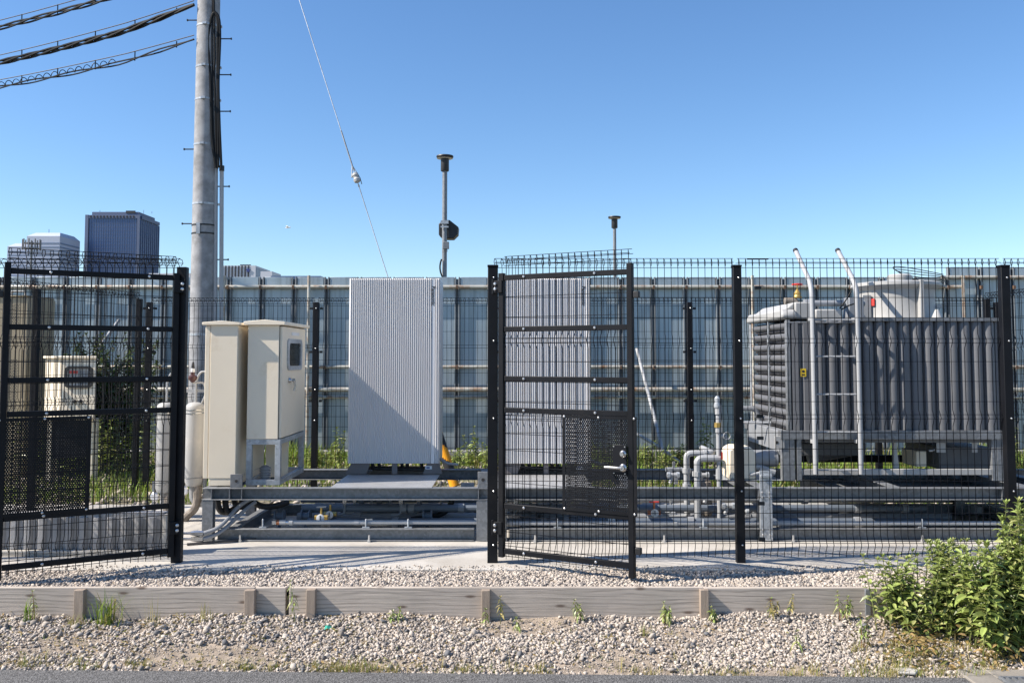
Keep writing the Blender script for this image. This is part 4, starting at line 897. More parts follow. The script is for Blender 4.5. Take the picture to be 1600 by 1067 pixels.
words_ = ['lowest blue-grey pipe nearest the front', 'thin blue-grey pipe in the second row', 'thick grey pipe in the third row', 'raised blue-grey pipe in the fourth row', 'grey pipe in the fifth row', 'thin raised grey pipe in the rearmost row']
for (y, z, r, m), wd in zip(rows, words_):
    xa, xb = (X(470, y) + random.uniform(-0.05, 0.3)), X(752, y)
    cs = [((random.uniform(xa + .1, xb - .1), y, z), (1, 0, 0), r + 0.012, 0.05) for _ in range(3)]
    pipes('pipe', wd + ' inside the left skid', 'pipe', m, [([(xa, y, z), (xb, y, z)], r)], joints=cs)
    xa, xb = X(786, y), random.uniform(3.0, 4.5)
    cs = [((random.uniform(xa + .1, xb - .1), y, z), (1, 0, 0), r + 0.012, 0.05) for _ in range(5)]
    pipes('pipe', wd + ' inside the right skid', 'pipe', m if y < 8.1 else 'pipe_white', [([(xa, y, z), (xb, y, z)], r)], joints=cs)
def valve(label, px, py, y, s=1.0, m='brass', wheel='pipe_blue'):
    c = at(px, py, y); t = thing('valve', label, 'valve', (c.x, c.y, c.z))
    b = MB(); b.tube([c - V3(0.06 * s, 0, 0), c + V3(0.06 * s, 0, 0)], 0.024 * s, 10); b.tube([c, c + V3(0, 0, 0.09 * s)], 0.011 * s, 8); b.build('body', m, t)
    b = MB(); b.lathe([(0.033 * s, 0), (0.037 * s, -0.006), (0.037 * s, -0.014), (0.03 * s, -0.016)], c + V3(0, -0.032 * s, 0), 18, 'Y'); q = b.build('dial', 'white_label', t)
    b = MB(); b.box(c.x - 0.004, c.x + 0.004, c.y - 0.052 * s, c.y - 0.049 * s, c.z - 0.016, c.z + 0.022); b.build('pointer', 'ink', q)
    b = MB(); b.box(c.x - 0.045 * s, c.x + 0.045 * s, c.y - 0.012, c.y + 0.012, c.z + 0.09 * s, c.z + 0.1 * s); b.build('lever', wheel, t)
valve('brass valve with round dial, left of two under the left skid', 502, 808, 7.62, 0.9)
valve('brass valve with round dial, right of two under the left skid', 516, 803, 7.74, 0.9)
valve('valve with white dial under the right skid, seen beside the gate stile', 1022, 800, 7.60, 0.9, 'copper', 'red')
valve('valve with white dial behind the lower part of the right gate leaf', 955, 811, 7.60, 0.8, 'pipe_blue')
for px, lab in ((437, 'left grey flanged coupling under the left skid'), (478, 'middle grey flanged coupling under the left skid'), (668, 'right grey flanged coupling under the left skid')):
    c = at(px, 806, 7.8); b = MB(); b.lathe([(0.055, -0.04), (0.055, -0.028), (0.03, -0.027), (0.03, 0.027), (0.055, 0.028), (0.055, 0.04)], c, 18, 'X')
    b.box(c.x - 0.012, c.x + 0.012, c.y - 0.012, c.y + 0.012, 0.0, c.z - 0.028); tag(b.build('pipe_coupling', 'pipe_blue', loc=c), lab, 'pipe joint')
c = at(705, 800, 7.95); b = MB(); b.tube(bend([(c.x - 0.35, 7.95, 0.08), (c.x - 0.1, 7.95, 0.11), (c.x, 7.95, 0.2), (c.x + 0.02, 7.95, 0.33)], 0.12), 0.026, 10); b.tube([(c.x - 0.05, 7.9, 0.30), (c.x - 0.05, 7.9, 0.333)], 0.07, 14)
tag(b.build('hose', 'black_rubber', loc=c), 'black hose rising under the right end of the left skid', 'hose')
b = MB(); b.prism([(X(712, 8.5), 0.003), (X(742, 8.5), 0.003), (X(742, 8.5), 0.33), (X(722, 8.5), 0.33)], 8.45, 8.46); tag(b.build('brace_plate', 'galv_bright', loc=(X(730, 8.5), 8.45, 0)), 'pale galvanised plate behind the right end of the left skid', 'steel plate')
# hoses below the control boxes
hs = thing('cable_hoses', 'thick black hoses dropping from the tall cream box through the left skid', 'hoses', (-2.4, 7.6, 0))
for k, (a, c, d) in enumerate([((340, 780), (340, 815), (372, 790)), ((352, 780), (352, 822), (380, 782)), ((366, 782), (370, 800), (395, 785)), ((395, 782), (410, 800), (450, 784))]):
    b = MB(); b.tube(arc(at(*a, 7.62 + 0.05 * k), at(*c, 7.6), at(*d, 7.8), 10), 0.026, 10); b.build('hose', 'black_rubber', hs)
cd = thing('flexible_conduit', 'two grey flexible conduits with steel couplings near the left gate post', 'conduit', (gd(300, 836).x, 7.3, 0))
b = MB()
for dz, dx in ((0.0, 0), (-0.045, 8)):
    b.tube([Vector(p) + V3(0, 0, dz) for p in bend([at(400, 775, 7.62), at(372 + dx, 790, 7.56), at(345, 824, 7.34), at(318, 833, 7.3)], 0.12, 8)], 0.0165, 10)
b.build('conduit', 'pipe_grey', cd, each=1)
b = MB()
for dz in (0.0, -0.045):
    q = at(318, 833, 7.3) + V3(0, 0, dz); b.tube([q, q - V3(0.05, 0, 0), q - V3(0.10, 0, 0)], [0.02, 0.024, 0.017], 6); b.tube([q - V3(0.1, 0, 0), q - V3(0.26, 0.02, -0.005)], 0.010, 8)
b.build('coupling', 'steel', cd, each=1)
pipes('ground_cable', 'thin grey cable lying on the slab before the left skid', 'cable', 'cable_grey', [([gd(292, 850, .012), gd(340, 846, .012), gd(368, 844, .012), gd(400, 841.5, .012)], 0.010)])
c = gd(377, 846, 0.0); 

# white pipe loops between the right ribbed cabinet and the cooler
pipes('pipe_loop', 'outer white pipe loop rising beside the right gate leaf', 'pipe', 'pipe_white', [([(X(1071, 7.95), 7.95, 0.10), (X(1071, 7.95), 7.95, Z(708, 7.95)), (X(1112, 7.95), 7.95, Z(708, 7.95)), (X(1112, 7.95), 8.4, Z(708, 7.95))], 0.027), ([(X(1010, 7.95), 7.95, 0.10), (X(1071, 7.95), 7.95, 0.10)], 0.027)],
      joints=[((X(1071, 7.95), 7.95, Z(735, 7.95)), (0, 0, 1), 0.038, 0.04), ((X(1071, 7.95), 7.95, Z(758, 7.95)), (0, 0, 1), 0.038, 0.03), ((X(1100, 7.95), 7.95, Z(708, 7.95)), (1, 0, 0), 0.037, 0.03)])
pipes('pipe_loop', 'inner white pipe loop rising beside the right gate leaf', 'pipe', 'pipe_white', [([(X(1150, 7.8), 7.8, 0.07), (X(1087, 7.8), 7.8, 0.07), (X(1087, 7.8), 7.8, Z(716, 7.8)), (X(1125, 7.8), 7.8, Z(716, 7.8))], 0.030)],
      joints=[((X(1087, 7.8), 7.8, Z(740, 7.8)), (0, 0, 1), 0.041, 0.04), ((X(1087, 7.8), 7.8, Z(770, 7.8)), (0, 0, 1), 0.041, 0.03)])
t = pipes('riser_pipe', 'slim white riser pipe with a brass vent on top, left of the cream pump cover', 'pipe', 'pipe_white', [([(X(1121, 7.8), 7.8, 0.06), (X(1121, 7.8), 7.8, Z(648, 7.8))], 0.020), ([(X(1121, 7.8), 7.8, Z(681, 7.8)), (X(1134, 7.8), 7.8, Z(681, 7.8)), (X(1134, 7.8), 7.8, Z(687, 7.8))], 0.017)],
          joints=[((X(1121, 7.8), 7.8, Z(640, 7.8)), (0, 0, 1), 0.027, 0.085), ((X(1121, 7.8), 7.8, Z(672, 7.8)), (0, 0, 1), 0.026, 0.05), ((X(1121, 7.8), 7.8, Z(740, 7.8)), (0, 0, 1), 0.029, 0.09)])
b = MB(); q = at(1121, 662, 7.8); b.tube([q - V3(0, 0, 0.03), q + V3(0, 0, 0.01)], 0.029, 8); b.build('brass_nut', 'brass', t)
b = MB(); q = at(1136, 681, 7.78); b.tube([q + V3(0.03 * math.cos(a), 0, 0.03 * math.sin(a)) for a in [2 * math.pi * k / 12 for k in range(13)]], 0.007, 6); b.build('handwheel', 'pipe_grey', t)
b = MB(); b.lathe([(0.03, 0.0), (0.034, 0.02), (0.022, 0.05), (0.026, 0.08), (0.012, 0.10)], at(1121, 636, 7.8) - V3(0, 0, 0.005), 12); b.build('vent', 'galv_bright', t)
b = MB(); q = at(1128, 712, 7.76); b.box(q.x - 0.008, q.x + 0.008, q.y, q.y + 0.01, q.z - 0.03, q.z + 0.03); b.build('red_tag', 'red', t)
b = MB(); q = at(1103, 752, 8.0); b.lathe([(0.02, -0.28), (0.05, -0.27), (0.055, -0.2), (0.047, -0.12), (0.055, -0.05), (0.05, 0.02), (0.02, 0.04)], q + V3(0, 0, -0.02), 14)
tag(b.build('insulated_filter', 'wrap', loc=(q.x, q.y, 0)), 'cloth-wrapped filter standing behind the white pipe loops', 'filter')
# pump with a cream cover and a grey motor barrel
x0, x1 = X(1135, 7.9), X(1177, 7.9); z0, z1 = Z(748, 7.9), Z(697, 7.9)
tp = thing('pump', 'cream covered pump with a grey motor barrel, left of the cooling unit', 'pump', ((x0 + x1) / 2, 8.0, HS))
b = MB(); b.prism([(x0, z0), (x1, z0), (x1, z1 - 0.05), (x1 - 0.05, z1), (x0 + 0.05, z1), (x0, z1 - 0.03)], 7.86, 8.12); b.build('cover', 'cream', tp, bevel=0.015)
b = MB(); c = at(1196, 716, 7.95); b.lathe([(0.06, -0.12), (0.075, -0.115), (0.075, 0.09), (0.06, 0.105), (0.03, 0.11)], c, 20, 'X'); b.build('motor', 'pipe_grey', tp)
b = MB(); b.tube([at(1180, 728, 7.9), at(1210, 738, 7.9)], 0.03, 10); b.tube(bend([at(1172, 742, 7.85), at(1190, 738, 7.85), at(1190, 730, 7.85)], 0.02), 0.014, 8); b.build('feed_pipe', 'pipe_white', tp)
b = MB(); b.box(x0 - 0.06, X(1215, 7.9), 7.84, 8.2, HS + 0.002, z0 - 0.002); b.build('base', 'galv_bright', tp, bevel=0.002)
b = MB(); q = at(1053, 733, 8.3); b.tube([at(1040, 733, 8.3), at(1066, 733, 8.3)], 0.02, 8); b.box(q.x - 0.05, q.x - 0.02, 8.27, 8.33, q.z - 0.08, q.z + 0.01); b.tube([q, q + V3(0, 0, 0.07)], 0.014, 8); b.box(q.x + 0.0, q.x + 0.03, 8.26, 8.30, q.z - 0.13, q.z - .02); b.build('isolating_valve', 'pipe_grey', tp)

# thin drop pipes from the cabinets down to the mains, each with a little union
ORD = ['leftmost', 'second from the left', 'third from the left', 'fourth from the left', 'fifth from the left', 'sixth from the left', 'rightmost']
def drops(label, group, pxs, y0):
    proto = None; base = label
    for k, px in enumerate(pxs):
        label = base + ', ' + (ORD[k] if k < len(pxs) - 1 else 'rightmost'); y = y0 + 0.09 * (k % 4); x = X(px, y)
        if proto is None:
            proto = t = thing('drop_pipe', label, 'pipe', (x, y, 0.12), group)
            b = MB(); b.tube(bend([(x - 0.08, y, 0.14), (x, y, 0.14), (x, y, 0.332)], 0.04), 0.011, 8); b.build('pipe', 'pipe_grey', t)
            b = MB(); b.tube([(x, y, 0.235), (x, y, 0.265)], 0.019, 6); b.build('union', 'steel', t)
            b = MB(); b.box(x - 0.03, x + 0.03, y - 0.018, y - 0.010, 0.277, 0.285); b.box(x - 0.006, x + 0.006, y - 0.022, y - 0.011, 0.27, 0.2765); b.build('lever', 'pipe_blue', t)
        else: dup(proto, (x, y, 0.12), label)
drops('thin grey drop pipe under the left ribbed cabinet', 'drop pipes under the left ribbed cabinet', (541, 556, 583, 612, 628, 655, 690), 7.85)
drops('thin grey drop pipe under the right ribbed cabinet', 'drop pipes under the right ribbed cabinet', (806, 829, 861, 883, 921, 1046), 7.85)
for k, (px, py, yy) in enumerate([(1052, 742, 8.1), (1098, 742, 8.15), (1106, 772, 7.7), (1138, 790, 7.7), (1160, 800, 7.65)]):
    c = at(px, py, yy); t = thing('pipe_fitting', ['small grey strainer left of the pipe loops', 'small grey strainer between the white pipe loops', 'small tee fitting under the skid beam by the riser pipe', 'small fitting below the cream pump', 'small fitting below the grey pump motor'][k], 'pipe fitting', c)
    b = MB(); b.tube([c - V3(0.06, 0, 0), c + V3(0.06, 0, 0)], 0.019, 10); b.tube([c, c - V3(0.03, 0, 0.07)], 0.016, 8); b.build('body', 'pipe_white', t)
    b = MB(); b.tube([c - V3(0.055, 0, 0), c - V3(0.03, 0, 0)], 0.028, 6); b.tube([c + V3(0.03, 0, 0), c + V3(0.055, 0, 0)], 0.028, 6); b.build('nut', 'galv_bright', t, each=1)

# ------------------------------------------------------------------ utility pole, cables, guy wire
YP_ = 11.5; px_ = X(316.5, YP_, 500); PB = V3(px_, YP_, 0)
tpole = thing('utility_pole', 'tall grey concrete utility pole behind the cream control boxes', 'utility pole', PB)
b = MB(); b.lathe([(0.163, -0.1), (0.158, 2.2), (0.150, 4.0), (0.140, 6.5), (0.120, 10.5), (0.06, 10.55)], PB, 40); b.build('shaft', 'pole_concrete', tpole)
def pr(z): return np.interp(z, [0, 2.2, 4, 6.5, 10.5], [0.162, 0.158, 0.150, 0.140, 0.120])
bands = [Z(y, YP_) for y in (43, 107, 158, 228, 320, 523)]
for z in bands:
    r = pr(z); b = MB(); b.lathe([(r + 0.001, z - 0.012), (r + 0.004, z - 0.012), (r + 0.004, z + 0.012), (r + 0.001, z + 0.012)], PB, 32); b.box(PB.x - 0.02, PB.x + 0.03, PB.y - r - 0.03, PB.y - r - 0.004, z - 0.014, z + 0.014); b.box(PB.x + r - .01, PB.x + r + 0.04, PB.y - 0.03, PB.y + 0.0, z - 0.014, z + 0.014); b.build('steel_band', 'galv_bright', tpole)
for y in (353, 366):
    z = Z(y, YP_); r = pr(z); b = MB(); b.lathe([(r + 0.001, z - 0.009), (r + 0.005, z - 0.009), (r + 0.005, z + 0.009), (r + 0.001, z + 0.009)], PB, 32); b.build('strap', 'black_rubber', tpole, each=1)
z = Z(359.5, YP_); r = pr(z); b = MB(); b.box(PB.x - 0.045, PB.x - 0.0, PB.y - r - 0.02, PB.y - r - 0.004, z - 0.07, z + 0.07); b.build('strap_buckle', 'galv_bright', tpole)
b = MB()
for py, sd in ((350, -1), (234, -1), (62, 1), (175, 1), (292, 1), (406, 1), (118, 1), (33, -1)):
    z = Z(py, YP_); r = pr(z); xx = PB.x + sd * r; ln = 0.12 if sd < 0 else 0.16
    b.tube([(xx - sd * 0.02, PB.y - 0.02, z), (xx + sd * ln, PB.y - 0.02, z)], 0.008, 8); b.tube([(xx + sd * ln, PB.y - 0.02, z), (xx + sd * (ln + 0.012), PB.y - 0.02, z)], 0.015, 8)
b.build('step_bolt', 'lamp_black', tpole, each=2)
# conduits and the cables that feed them
for px, r, ytop in ((337.5, 0.028, 262), (347.0, 0.026, 266)):
    xx = X(px, YP_ - 0.02, 262); xb = X(px + 1.5, YP_, 600); b = MB(); b.tube([(xx, YP_ - 0.03, Z(ytop, YP_)), (xb, YP_ - 0.03, 0)], r, 12); b.build('conduit', 'pipe_white', tpole, each=1)
    b = MB(); b.tube([(xx, YP_ - 0.03, Z(ytop, YP_) - 0.02), (xx, YP_ - 0.03, Z(ytop - 6, YP_))], r + 0.006, 12); b.build('conduit_cap', 'black_rubber', tpole)
P3 = lambda x, y, Y=YP_ - 0.12: at(x, y, Y)
for pts, r in [([(337, 262), (331, 215), (329, 130), (325, 60), (330, 26), (336, 18), (343, 28), (344, 60), (341, 130), (343, 200), (346, 266)], 0.017),
               ([(338, 262), (337, 200), (336, 140), (334, 110), (336, 95), (334, -10)], 0.013), ([(341, 262), (340, 150), (340, 60), (341, 30), (334, 16)], 0.016), ([(336, 262), (333, 180), (331, 60), (333, -20)], 0.009)]:
    P = [P3(*p) for p in pts]; b = MB(); b.tube(bend(P, 0.15, 6), r, 8); b.build('riser_cable', 'cable', tpole)
def cable(label, a, bq, sag, r, wires=3, messenger=True, coil=False, da=0.0):
    """bundle from point a on the pole to point bq; a thin messenger wire runs above it"""
    a, bq = Vector(a), Vector(bq); t = thing('overhead_cable', label, 'overhead cable', a, None)
    N_ = 34
    def base(s, lift=0.0): p = a.lerp(bq, s); return p - V3(0, 0, sag * 4 * s * (1 - s)) + V3(0, 0, lift)
    b = MB()
    for k in range(wires):
        ph = 2 * math.pi * k / wires
        pts = [base(i / N_, -0.085 * min(1, (i / N_) * 4)) + V3(0, math.cos(ph + i * 0.55), math.sin(ph + i * 0.55)) * r * 0.9 * (0.3 + min(1, i / 4.0)) for i in range(N_ + 1)]
        b.tube(pts, r * 0.62, 6)
    b.build('cable_bundle', 'cable', t)
    b = MB(); b.tube([base(i / N_) + V3(0, 0, 0.055 - 0.03 * min(1, i / 8)) for i in range(N_ + 1)], 0.0065, 5); b.build('messenger_wire', 'cable_grey', t)
    b = MB()
    for i in range(2, N_, 5):
        p = base(i / N_, 0); b.tube([p + V3(0, 0, 0.03), p - V3(0, 0, 0.10 * min(1, (i / N_) * 4 + 0.3))], 0.008, 5)
    b.build('hanger', 'cable', t, each=1)
    if coil:
        b = MB(); pts = []
        for i in range(260):
            s = 0.28 + 0.72 * i / 259; p = base(s, -0.055); pts.append(p + V3(0, 0.034 * math.cos(i * 0.55), 0.034 * math.sin(i * 0.55) + 0.01))
        b.tube(pts, 0.006, 4); b.build('spiral_hanger', 'cable', t)
cable('lowest overhead cable bundle wrapped in a spiral hanger, left of the pole', P3(303, 62, YP_ - 0.1), at(-90, 143, 13.5), 0.04, 0.018, 2, coil=True)
cable('thick middle overhead cable bundle leading left from the pole', P3(303, 8, YP_ - 0.1), at(-90, 108, 13.5), 0.05, 0.026, 4)
cable('highest overhead cable bundle crossing the top left corner', P3(303, -54, YP_ - 0.1), at(-90, 56, 13.5), 0.05, 0.024, 3)
# guy wire with insulator and striped guard
GA, GT = gd(721, 792, 0.0), at(322, -455, YP_ - 0.1)
tg = thing('guy_wire', 'thin steel guy wire with a white insulator, slanting down to a striped guard', 'guy wire', GA)
b = MB(); b.tube([GA, GT], 0.0055, 6); b.build('wire', 'galv_bright', tg)
def on_guy(py):
    lo, hi = 0.0, 1.0
    for _ in range(40):
        m_ = (lo + hi) / 2; p = GA.lerp(GT, m_)
        f_ = Vector((0, math.cos(TH), math.sin(TH))); u_ = Vector((0, -math.sin(TH), math.cos(TH))); q = p - Vector((0, 0, E))
        y = YP - F * q.dot(u_) / q.dot(f_)
        if y > py: lo = m_
        else: hi = m_
    return GA.lerp(GT, lo)
dg = (GT - GA).normalized()
c = on_guy(278); b = MB()
pts = [c + dg * h for h in (-0.062, -0.05, -0.025, -0.01, 0.01, 0.025, 0.05, 0.062)]; b.tube(pts, [0.015, 0.034, 0.039, 0.03, 0.03, 0.039, 0.034, 0.015], 14); b.build('insulator', 'white_plastic', tg)
b = MB(); b.tube([c + dg * 0.09, on_guy(205)], 0.009, 6); b.tube([c - dg * 0.09, on_guy(292)], 0.009, 6); b.tube([c - dg * 0.08 + V3(.04, 0, 0), c + V3(0.043, 0, 0), c + dg * 0.16], 0.005, 6); b.tube([c - V3(0.05, 0, 0), c + dg * 0.16], 0.006, 6); b.build('wire_grip', 'galv', tg)
g0, g1 = on_guy(760), on_guy(657); segs = {'black_rubber': MB(), 'yellow': MB()}
L_ = (g1 - g0).length; up = dg.cross(V3(0, 1, 0)).normalized(); sd_ = dg.cross(up).normalized(); NR, NK = 66, 20; RG = 0.05
for i in range(NR):
    for k in range(NK):
        col = 'orange_y' if ((i / 33.0 + k / NK) % 1.0) < 0.5 else 'black_rubber'
        mbk = segs['yellow' if col == 'orange_y' else 'black_rubber']
        P = [g0 + dg * (L_ * (i + a) / NR) + (up * math.cos(2 * math.pi * (k + c_) / NK) + sd_ * math.sin(2 * math.pi * (k + c_) / NK)) * (RG * (1 - 0.35 * max(0, (i - 58) / 8))) for a, c_ in ((0, 0), (0, 1), (1, 1), (1, 0))]
        mbk.add(P, [(0, 1, 2, 3)])
gu = segs['yellow'].build('guard_tube', 'orange', tg, angle=60); segs['black_rubber'].build('guard_band', 'black_rubber', gu, angle=60)

# ------------------------------------------------------------------ lamps and masts behind the hoarding
def lamp(label, px, pytop, Y, flood):
    s = 1.0; base = V3(X(px, Y, 400), Y, 0); zt_ = Z(pytop, Y); k = 1402 / Y
    t = thing('pole_light', label, 'pole light', base)
    b = MB(); b.tube([base, (base.x, Y, zt_ - 0.22)], 0.045 if flood else 0.04, 14); b.build('pole', 'galv', t)
    b = MB(); b.lathe([(0.07, zt_ - 0.29), (0.075, zt_ - 0.28), (0.075, zt_ - 0.06)], base, 18); b.build('lamp_body', 'lamp_black', t)
    b = MB(); b.lathe([(0.08, zt_ - 0.058), (0.14, zt_ - 0.05), (0.156, zt_ - 0.03), (0.150, zt_ - 0.01), (0.06, zt_)], base, 28); b.build('lamp_cap', 'lamp_black', t)
    b = MB(); b.lathe([(0.145, zt_ - 0.0585), (0.06, zt_ - 0.064)], base, 28); b.build('lamp_diffuser', 'white_label', t)
    return t, base
t1, B1 = lamp('taller pole light with a disc head and a black loudspeaker, behind the hoarding', 694.5, 243, 16.0, True)
t2, B2 = lamp('shorter pole light with a disc head, behind the hoarding', 960.5, 338, 21.5, False)
Y1 = 16.0; sp = thing('loudspeaker', 'black angular loudspeaker clamped to the taller pole light', 'loudspeaker', at(700, 358, Y1 - 0.1))
P_ = [(685, 349), (692, 343), (702, 343), (716, 354), (715, 365), (708, 372), (692, 372), (685, 366)]
b = MB(); b.prism([(at(x, y, Y1).x, at(x, y, Y1).z) for x, y in P_], Y1 + 0.06, Y1 + 0.34); b.build('cabinet', 'lamp_black', sp, bevel=0.012)
b = MB(); c = at(695, 348, Y1); b.box(c.x - 0.07, c.x + 0.07, Y1 - 0.07, Y1 - 0.05, c.z - 0.03, c.z + 0.03); b.box(c.x - 0.07, c.x + 0.07, Y1 - 0.07, Y1 - 0.05, c.z - 0.1, c.z - 0.07); b.box(c.x - 0.06, c.x + 0.06, Y1 - 0.049, Y1 + 0.058, c.z - 0.02, c.z + 0.02); b.build('clamp', 'galv_bright', sp, each=1)
b = MB(); c = at(697, 384, Y1); b.box(c.x - 0.05, c.x + 0.06, Y1 - 0.10, Y1 - 0.052, c.z - 0.07, c.z + 0.06); b.box(c.x + 0.0, c.x + 0.03, Y1 - 0.09, Y1 - 0.06, c.z - 0.12, c.z - 0.07)
tag(b.build('connection_box', 'galv', loc=c, bevel=0.006), 'small grey connection box on the taller pole light under the loudspeaker', 'junction box')
b = MB(); b.tube(arc(at(690, 405, Y1 - .06), at(684, 420, Y1 - .06), at(692, 434, Y1 - .06)), 0.015, 8); b.build('lamp_cable', 'cable', t1)

# ------------------------------------------------------------------ skyline
def tower(name, label, Y, x0p, x1p, ytop, xside, depth, wm, bm, floors=None, mull=None):
    x0, x1 = X(x0p, Y), X(x1p, Y); zt_ = Z(ytop, Y); t = thing(name, label, 'building', ((x0 + x1) / 2, Y, 0))
    return t, x0, x1, zt_
Y = 900.0; xa, xb = X(130, Y), X(212, Y); zt_ = Z(336, Y); Y2 = Y * (212 - 800) / (243.5 - 800) ; 
tw = thing('office_tower', 'dark blue glass office tower on the skyline', 'building', ((xa + xb) / 2, Y, 0))
b = MB(); b.box(xa, xb, Y, Y2, -5, zt_); b.build('wall', 'tower_dark', tw)
b = MB(); k = 22
for i in range(k + 1): x = xa + (xb - xa) * i / k; b.box(x - 0.13, x + 0.13, Y - 0.3, Y - 0.01, 0, zt_ - 4)
for i in range(11): y = Y + (Y2 - Y) * i / 10; b.box(xb + 0.01, xb + 0.7, y - 0.7, y + 0.7, 0, zt_ - 4)
b.box(xb - 1.2, xb + 1.3, Y - 1.3, Y - 0.61, 0, zt_); b.box(xa - 1.3, xa + 2.0, Y - 1.3, Y - 0.61, 0, zt_)
b.build('mullions', 'tower_mull', tw)
b = MB(); z = 3.0
while z < zt_ - 6: b.box(xa + 2.1, xb - 1.3, Y - 0.15, Y - 0.02, z, z + 0.28); b.box(xb + 0.02, xb + 0.15, Y + 1, Y2 - 1, z, z + 0.28); z += 3.6
b.build('floor_band', 'tower_mull', tw)
b = MB(); b.box(xa + 4, xb - 1.2, Y + 2, Y2 - 8, zt_ + 0.01, zt_ + 3.4); b.prism([(xa + 1, zt_ - 3.6), (xb + 0.5, zt_ - 3.6), (xb + 0.5, zt_ - 0.2), (xa + 1, zt_ - 0.2)], Y - 1.1, Y - 0.62)
b.box(xb + 0.71, xb + 1.4, Y + 4, Y2 - 1, zt_ - 3.6, zt_ - 0.2); b.build('parapet', 'tower_mull', tw)
b = MB()
for i in range(14): x = xa + 3.5 + i * (xb - xa - 6) / 14; b.box(x, x + 1.5, Y - 1.35, Y - 1.11, zt_ - 3.0, zt_ - 1.0)
b.build('vent_opening', 'dark_in', tw)
b = MB(); b.box(X(190, Y), X(205, Y), Y + 1.2, Y + 1.9, Z(333, Y), Z(329, Y)); b.build('roof_sign', 'ink', tw)
b = MB()
for px, h in ((150, 3.4), (219, 3.6), (180, 1.5), (232, 2)): x = X(px, Y + 12); b.tube([(x, Y + 12, zt_ + 3.4), (x, Y + 12, zt_ + 3.4 + h)], 0.22, 6)
b.build('mast', 'tower_mull', tw)
def pale_tower(label, Y, a, c, ytop, side, roofh):
    xa, xb = X(a, Y), X(c, Y); z = Z(ytop, Y); Y2 = Y * (c - 800) / (side - 800)
    t = thing('office_tower', label, 'building', ((xa + xb) / 2, Y, 0))
    b = MB(); b.box(xa, xb, Y, Y2, -5, z); b.build('wall', 'tower_light', t)
    b = MB(); zz = 2.0
    while zz < z - 6: b.box(xa + 0.5, xb - 0.6, Y - 0.25, Y - 0.02, zz, zz + 1.3); b.box(xb + 0.02, xb + 0.25, Y + 1, Y2 - 1, zz, zz + 1.3); zz += 3.7
    b.build('window_band', 'tower_band', t)
    b = MB(); y0 = Y + 0.3; m_ = 2.5
    b.add([(xa, y0, z), (xb, y0, z), (xb, Y2, z), (xa, Y2, z), (xa + 5, y0 + 6, z + roofh), (xb - 3, y0 + 6, z + roofh), (xb - 3, Y2 - 6, z + roofh), (xa + 5, Y2 - 6, z + roofh)], [(0, 1, 5, 4), (1, 2, 6, 5), (2, 3, 7, 6), (3, 0, 4, 7), (4, 5, 6, 7), (0, 3, 2, 1)]); b.build('roof', 'tower_light', t)
    x = xa + (xb - xa) * 0.5; b = MB(); b.tube([(x, Y + 10, z + roofh), (x, Y + 10, z + roofh + 4)], 0.25, 6); b.build('mast', 'tower_mull', t)
pale_tower('pale banded office tower in front, left of the dark blue tower', 850, 36, 88, 369, 120, 4)
pale_tower('lower pale office tower at the far left of the skyline', 950, 6, 38, 385, 60, 4)
Y = 330.0; xa, xb = X(340, Y), X(397, Y); z = Z(415, Y); ws = thing('striped_building', 'low white building with dark vertical stripes on the skyline', 'building', ((xa + xb) / 2, Y, 0))
b = MB(); b.box(xa, xb, Y, Y * (397 - 800) / (420 - 800), -3, z); b.build('wall', 'white_wall', ws)
b = MB()
for i in range(9): x = X(344 + i * 5.1, Y); b.box(x, x + 0.5, Y - 0.15, Y - 0.01, 0, z - 0.1)
b.build('window_strip', 'ink', ws)
b = MB(); 
for i in range(10): x = X(399.5 + i * 2.0, Y + 8); b.box(xb + 0.01, xb + 0.1, Y + 1 + i * 1.9, Y + 2.0 + i * 1.9, 0, z - 0.6)
b.build('window_strip', 'tower_band', ws)
b = MB(); c = at(388, 422.5, Y); pts = []
for i in range(10): r = 1.0 if i % 2 == 0 else 0.45; a = math.pi / 2 + i * math.pi / 5; pts.append((c.x + r * math.cos(a), c.z + r * math.sin(a)))
b.prism(pts, Y - 0.3, Y - 0.16); b.build('emblem', 'navy', ws)
b = MB()
for i in range(5): x = X(370 + i * 3.4, Y); b.box(x, x + 0.6, Y + 2, Y + 3, z, z + 0.6)
b.build('roof_equipment', 'ink', ws)
b = MB(); b.box(X(421, 200), X(500, 200), 200, 215, -1, Z(431.2, 200)); o_ = tag(b.build('long_building', 'tower_dark', loc=(X(460, 200), 200, 0)), 'long low building whose dark flat roof just shows above the hoarding', 'building')
b = MB(); b.box(X(405, 260), X(423, 260), 260, 270, -1, Z(424, 260)); b.box(X(225, 260), X(290, 260), 262, 272, -1, Z(427, 262)); 
tag(b.build('plain_building', 'white_wall', loc=(X(300, 260), 262, 0)), 'plain pale low building just above the left gate leaf', 'building')
mq = at(49, 400, 60); mt = thing('antenna_mast', 'dark lattice antenna mast in front of the pale towers', 'antenna', (mq.x, 60, 0))
b = MB(); zt_ = Z(377, 60); b.tube([(mq.x, 60, 0), (mq.x, 60, zt_)], 0.07, 8); b.build('mast', 'tube_grey', mt)
b = MB()
for zz in (zt_ - 0.15, zt_ - 0.5):
    b.tube([(mq.x + 0.5 * math.cos(a), 60 + 0.5 * math.sin(a), zz) for a in [k * math.pi / 6 for k in range(13)]], 0.025, 5)
    for k in range(3): a = k * math.pi / 3; b.tube([(mq.x + 0.5 * math.cos(a), 60 + 0.5 * math.sin(a), zz), (mq.x - 0.5 * math.cos(a), 60 - 0.5 * math.sin(a), zz)], 0.02, 5)
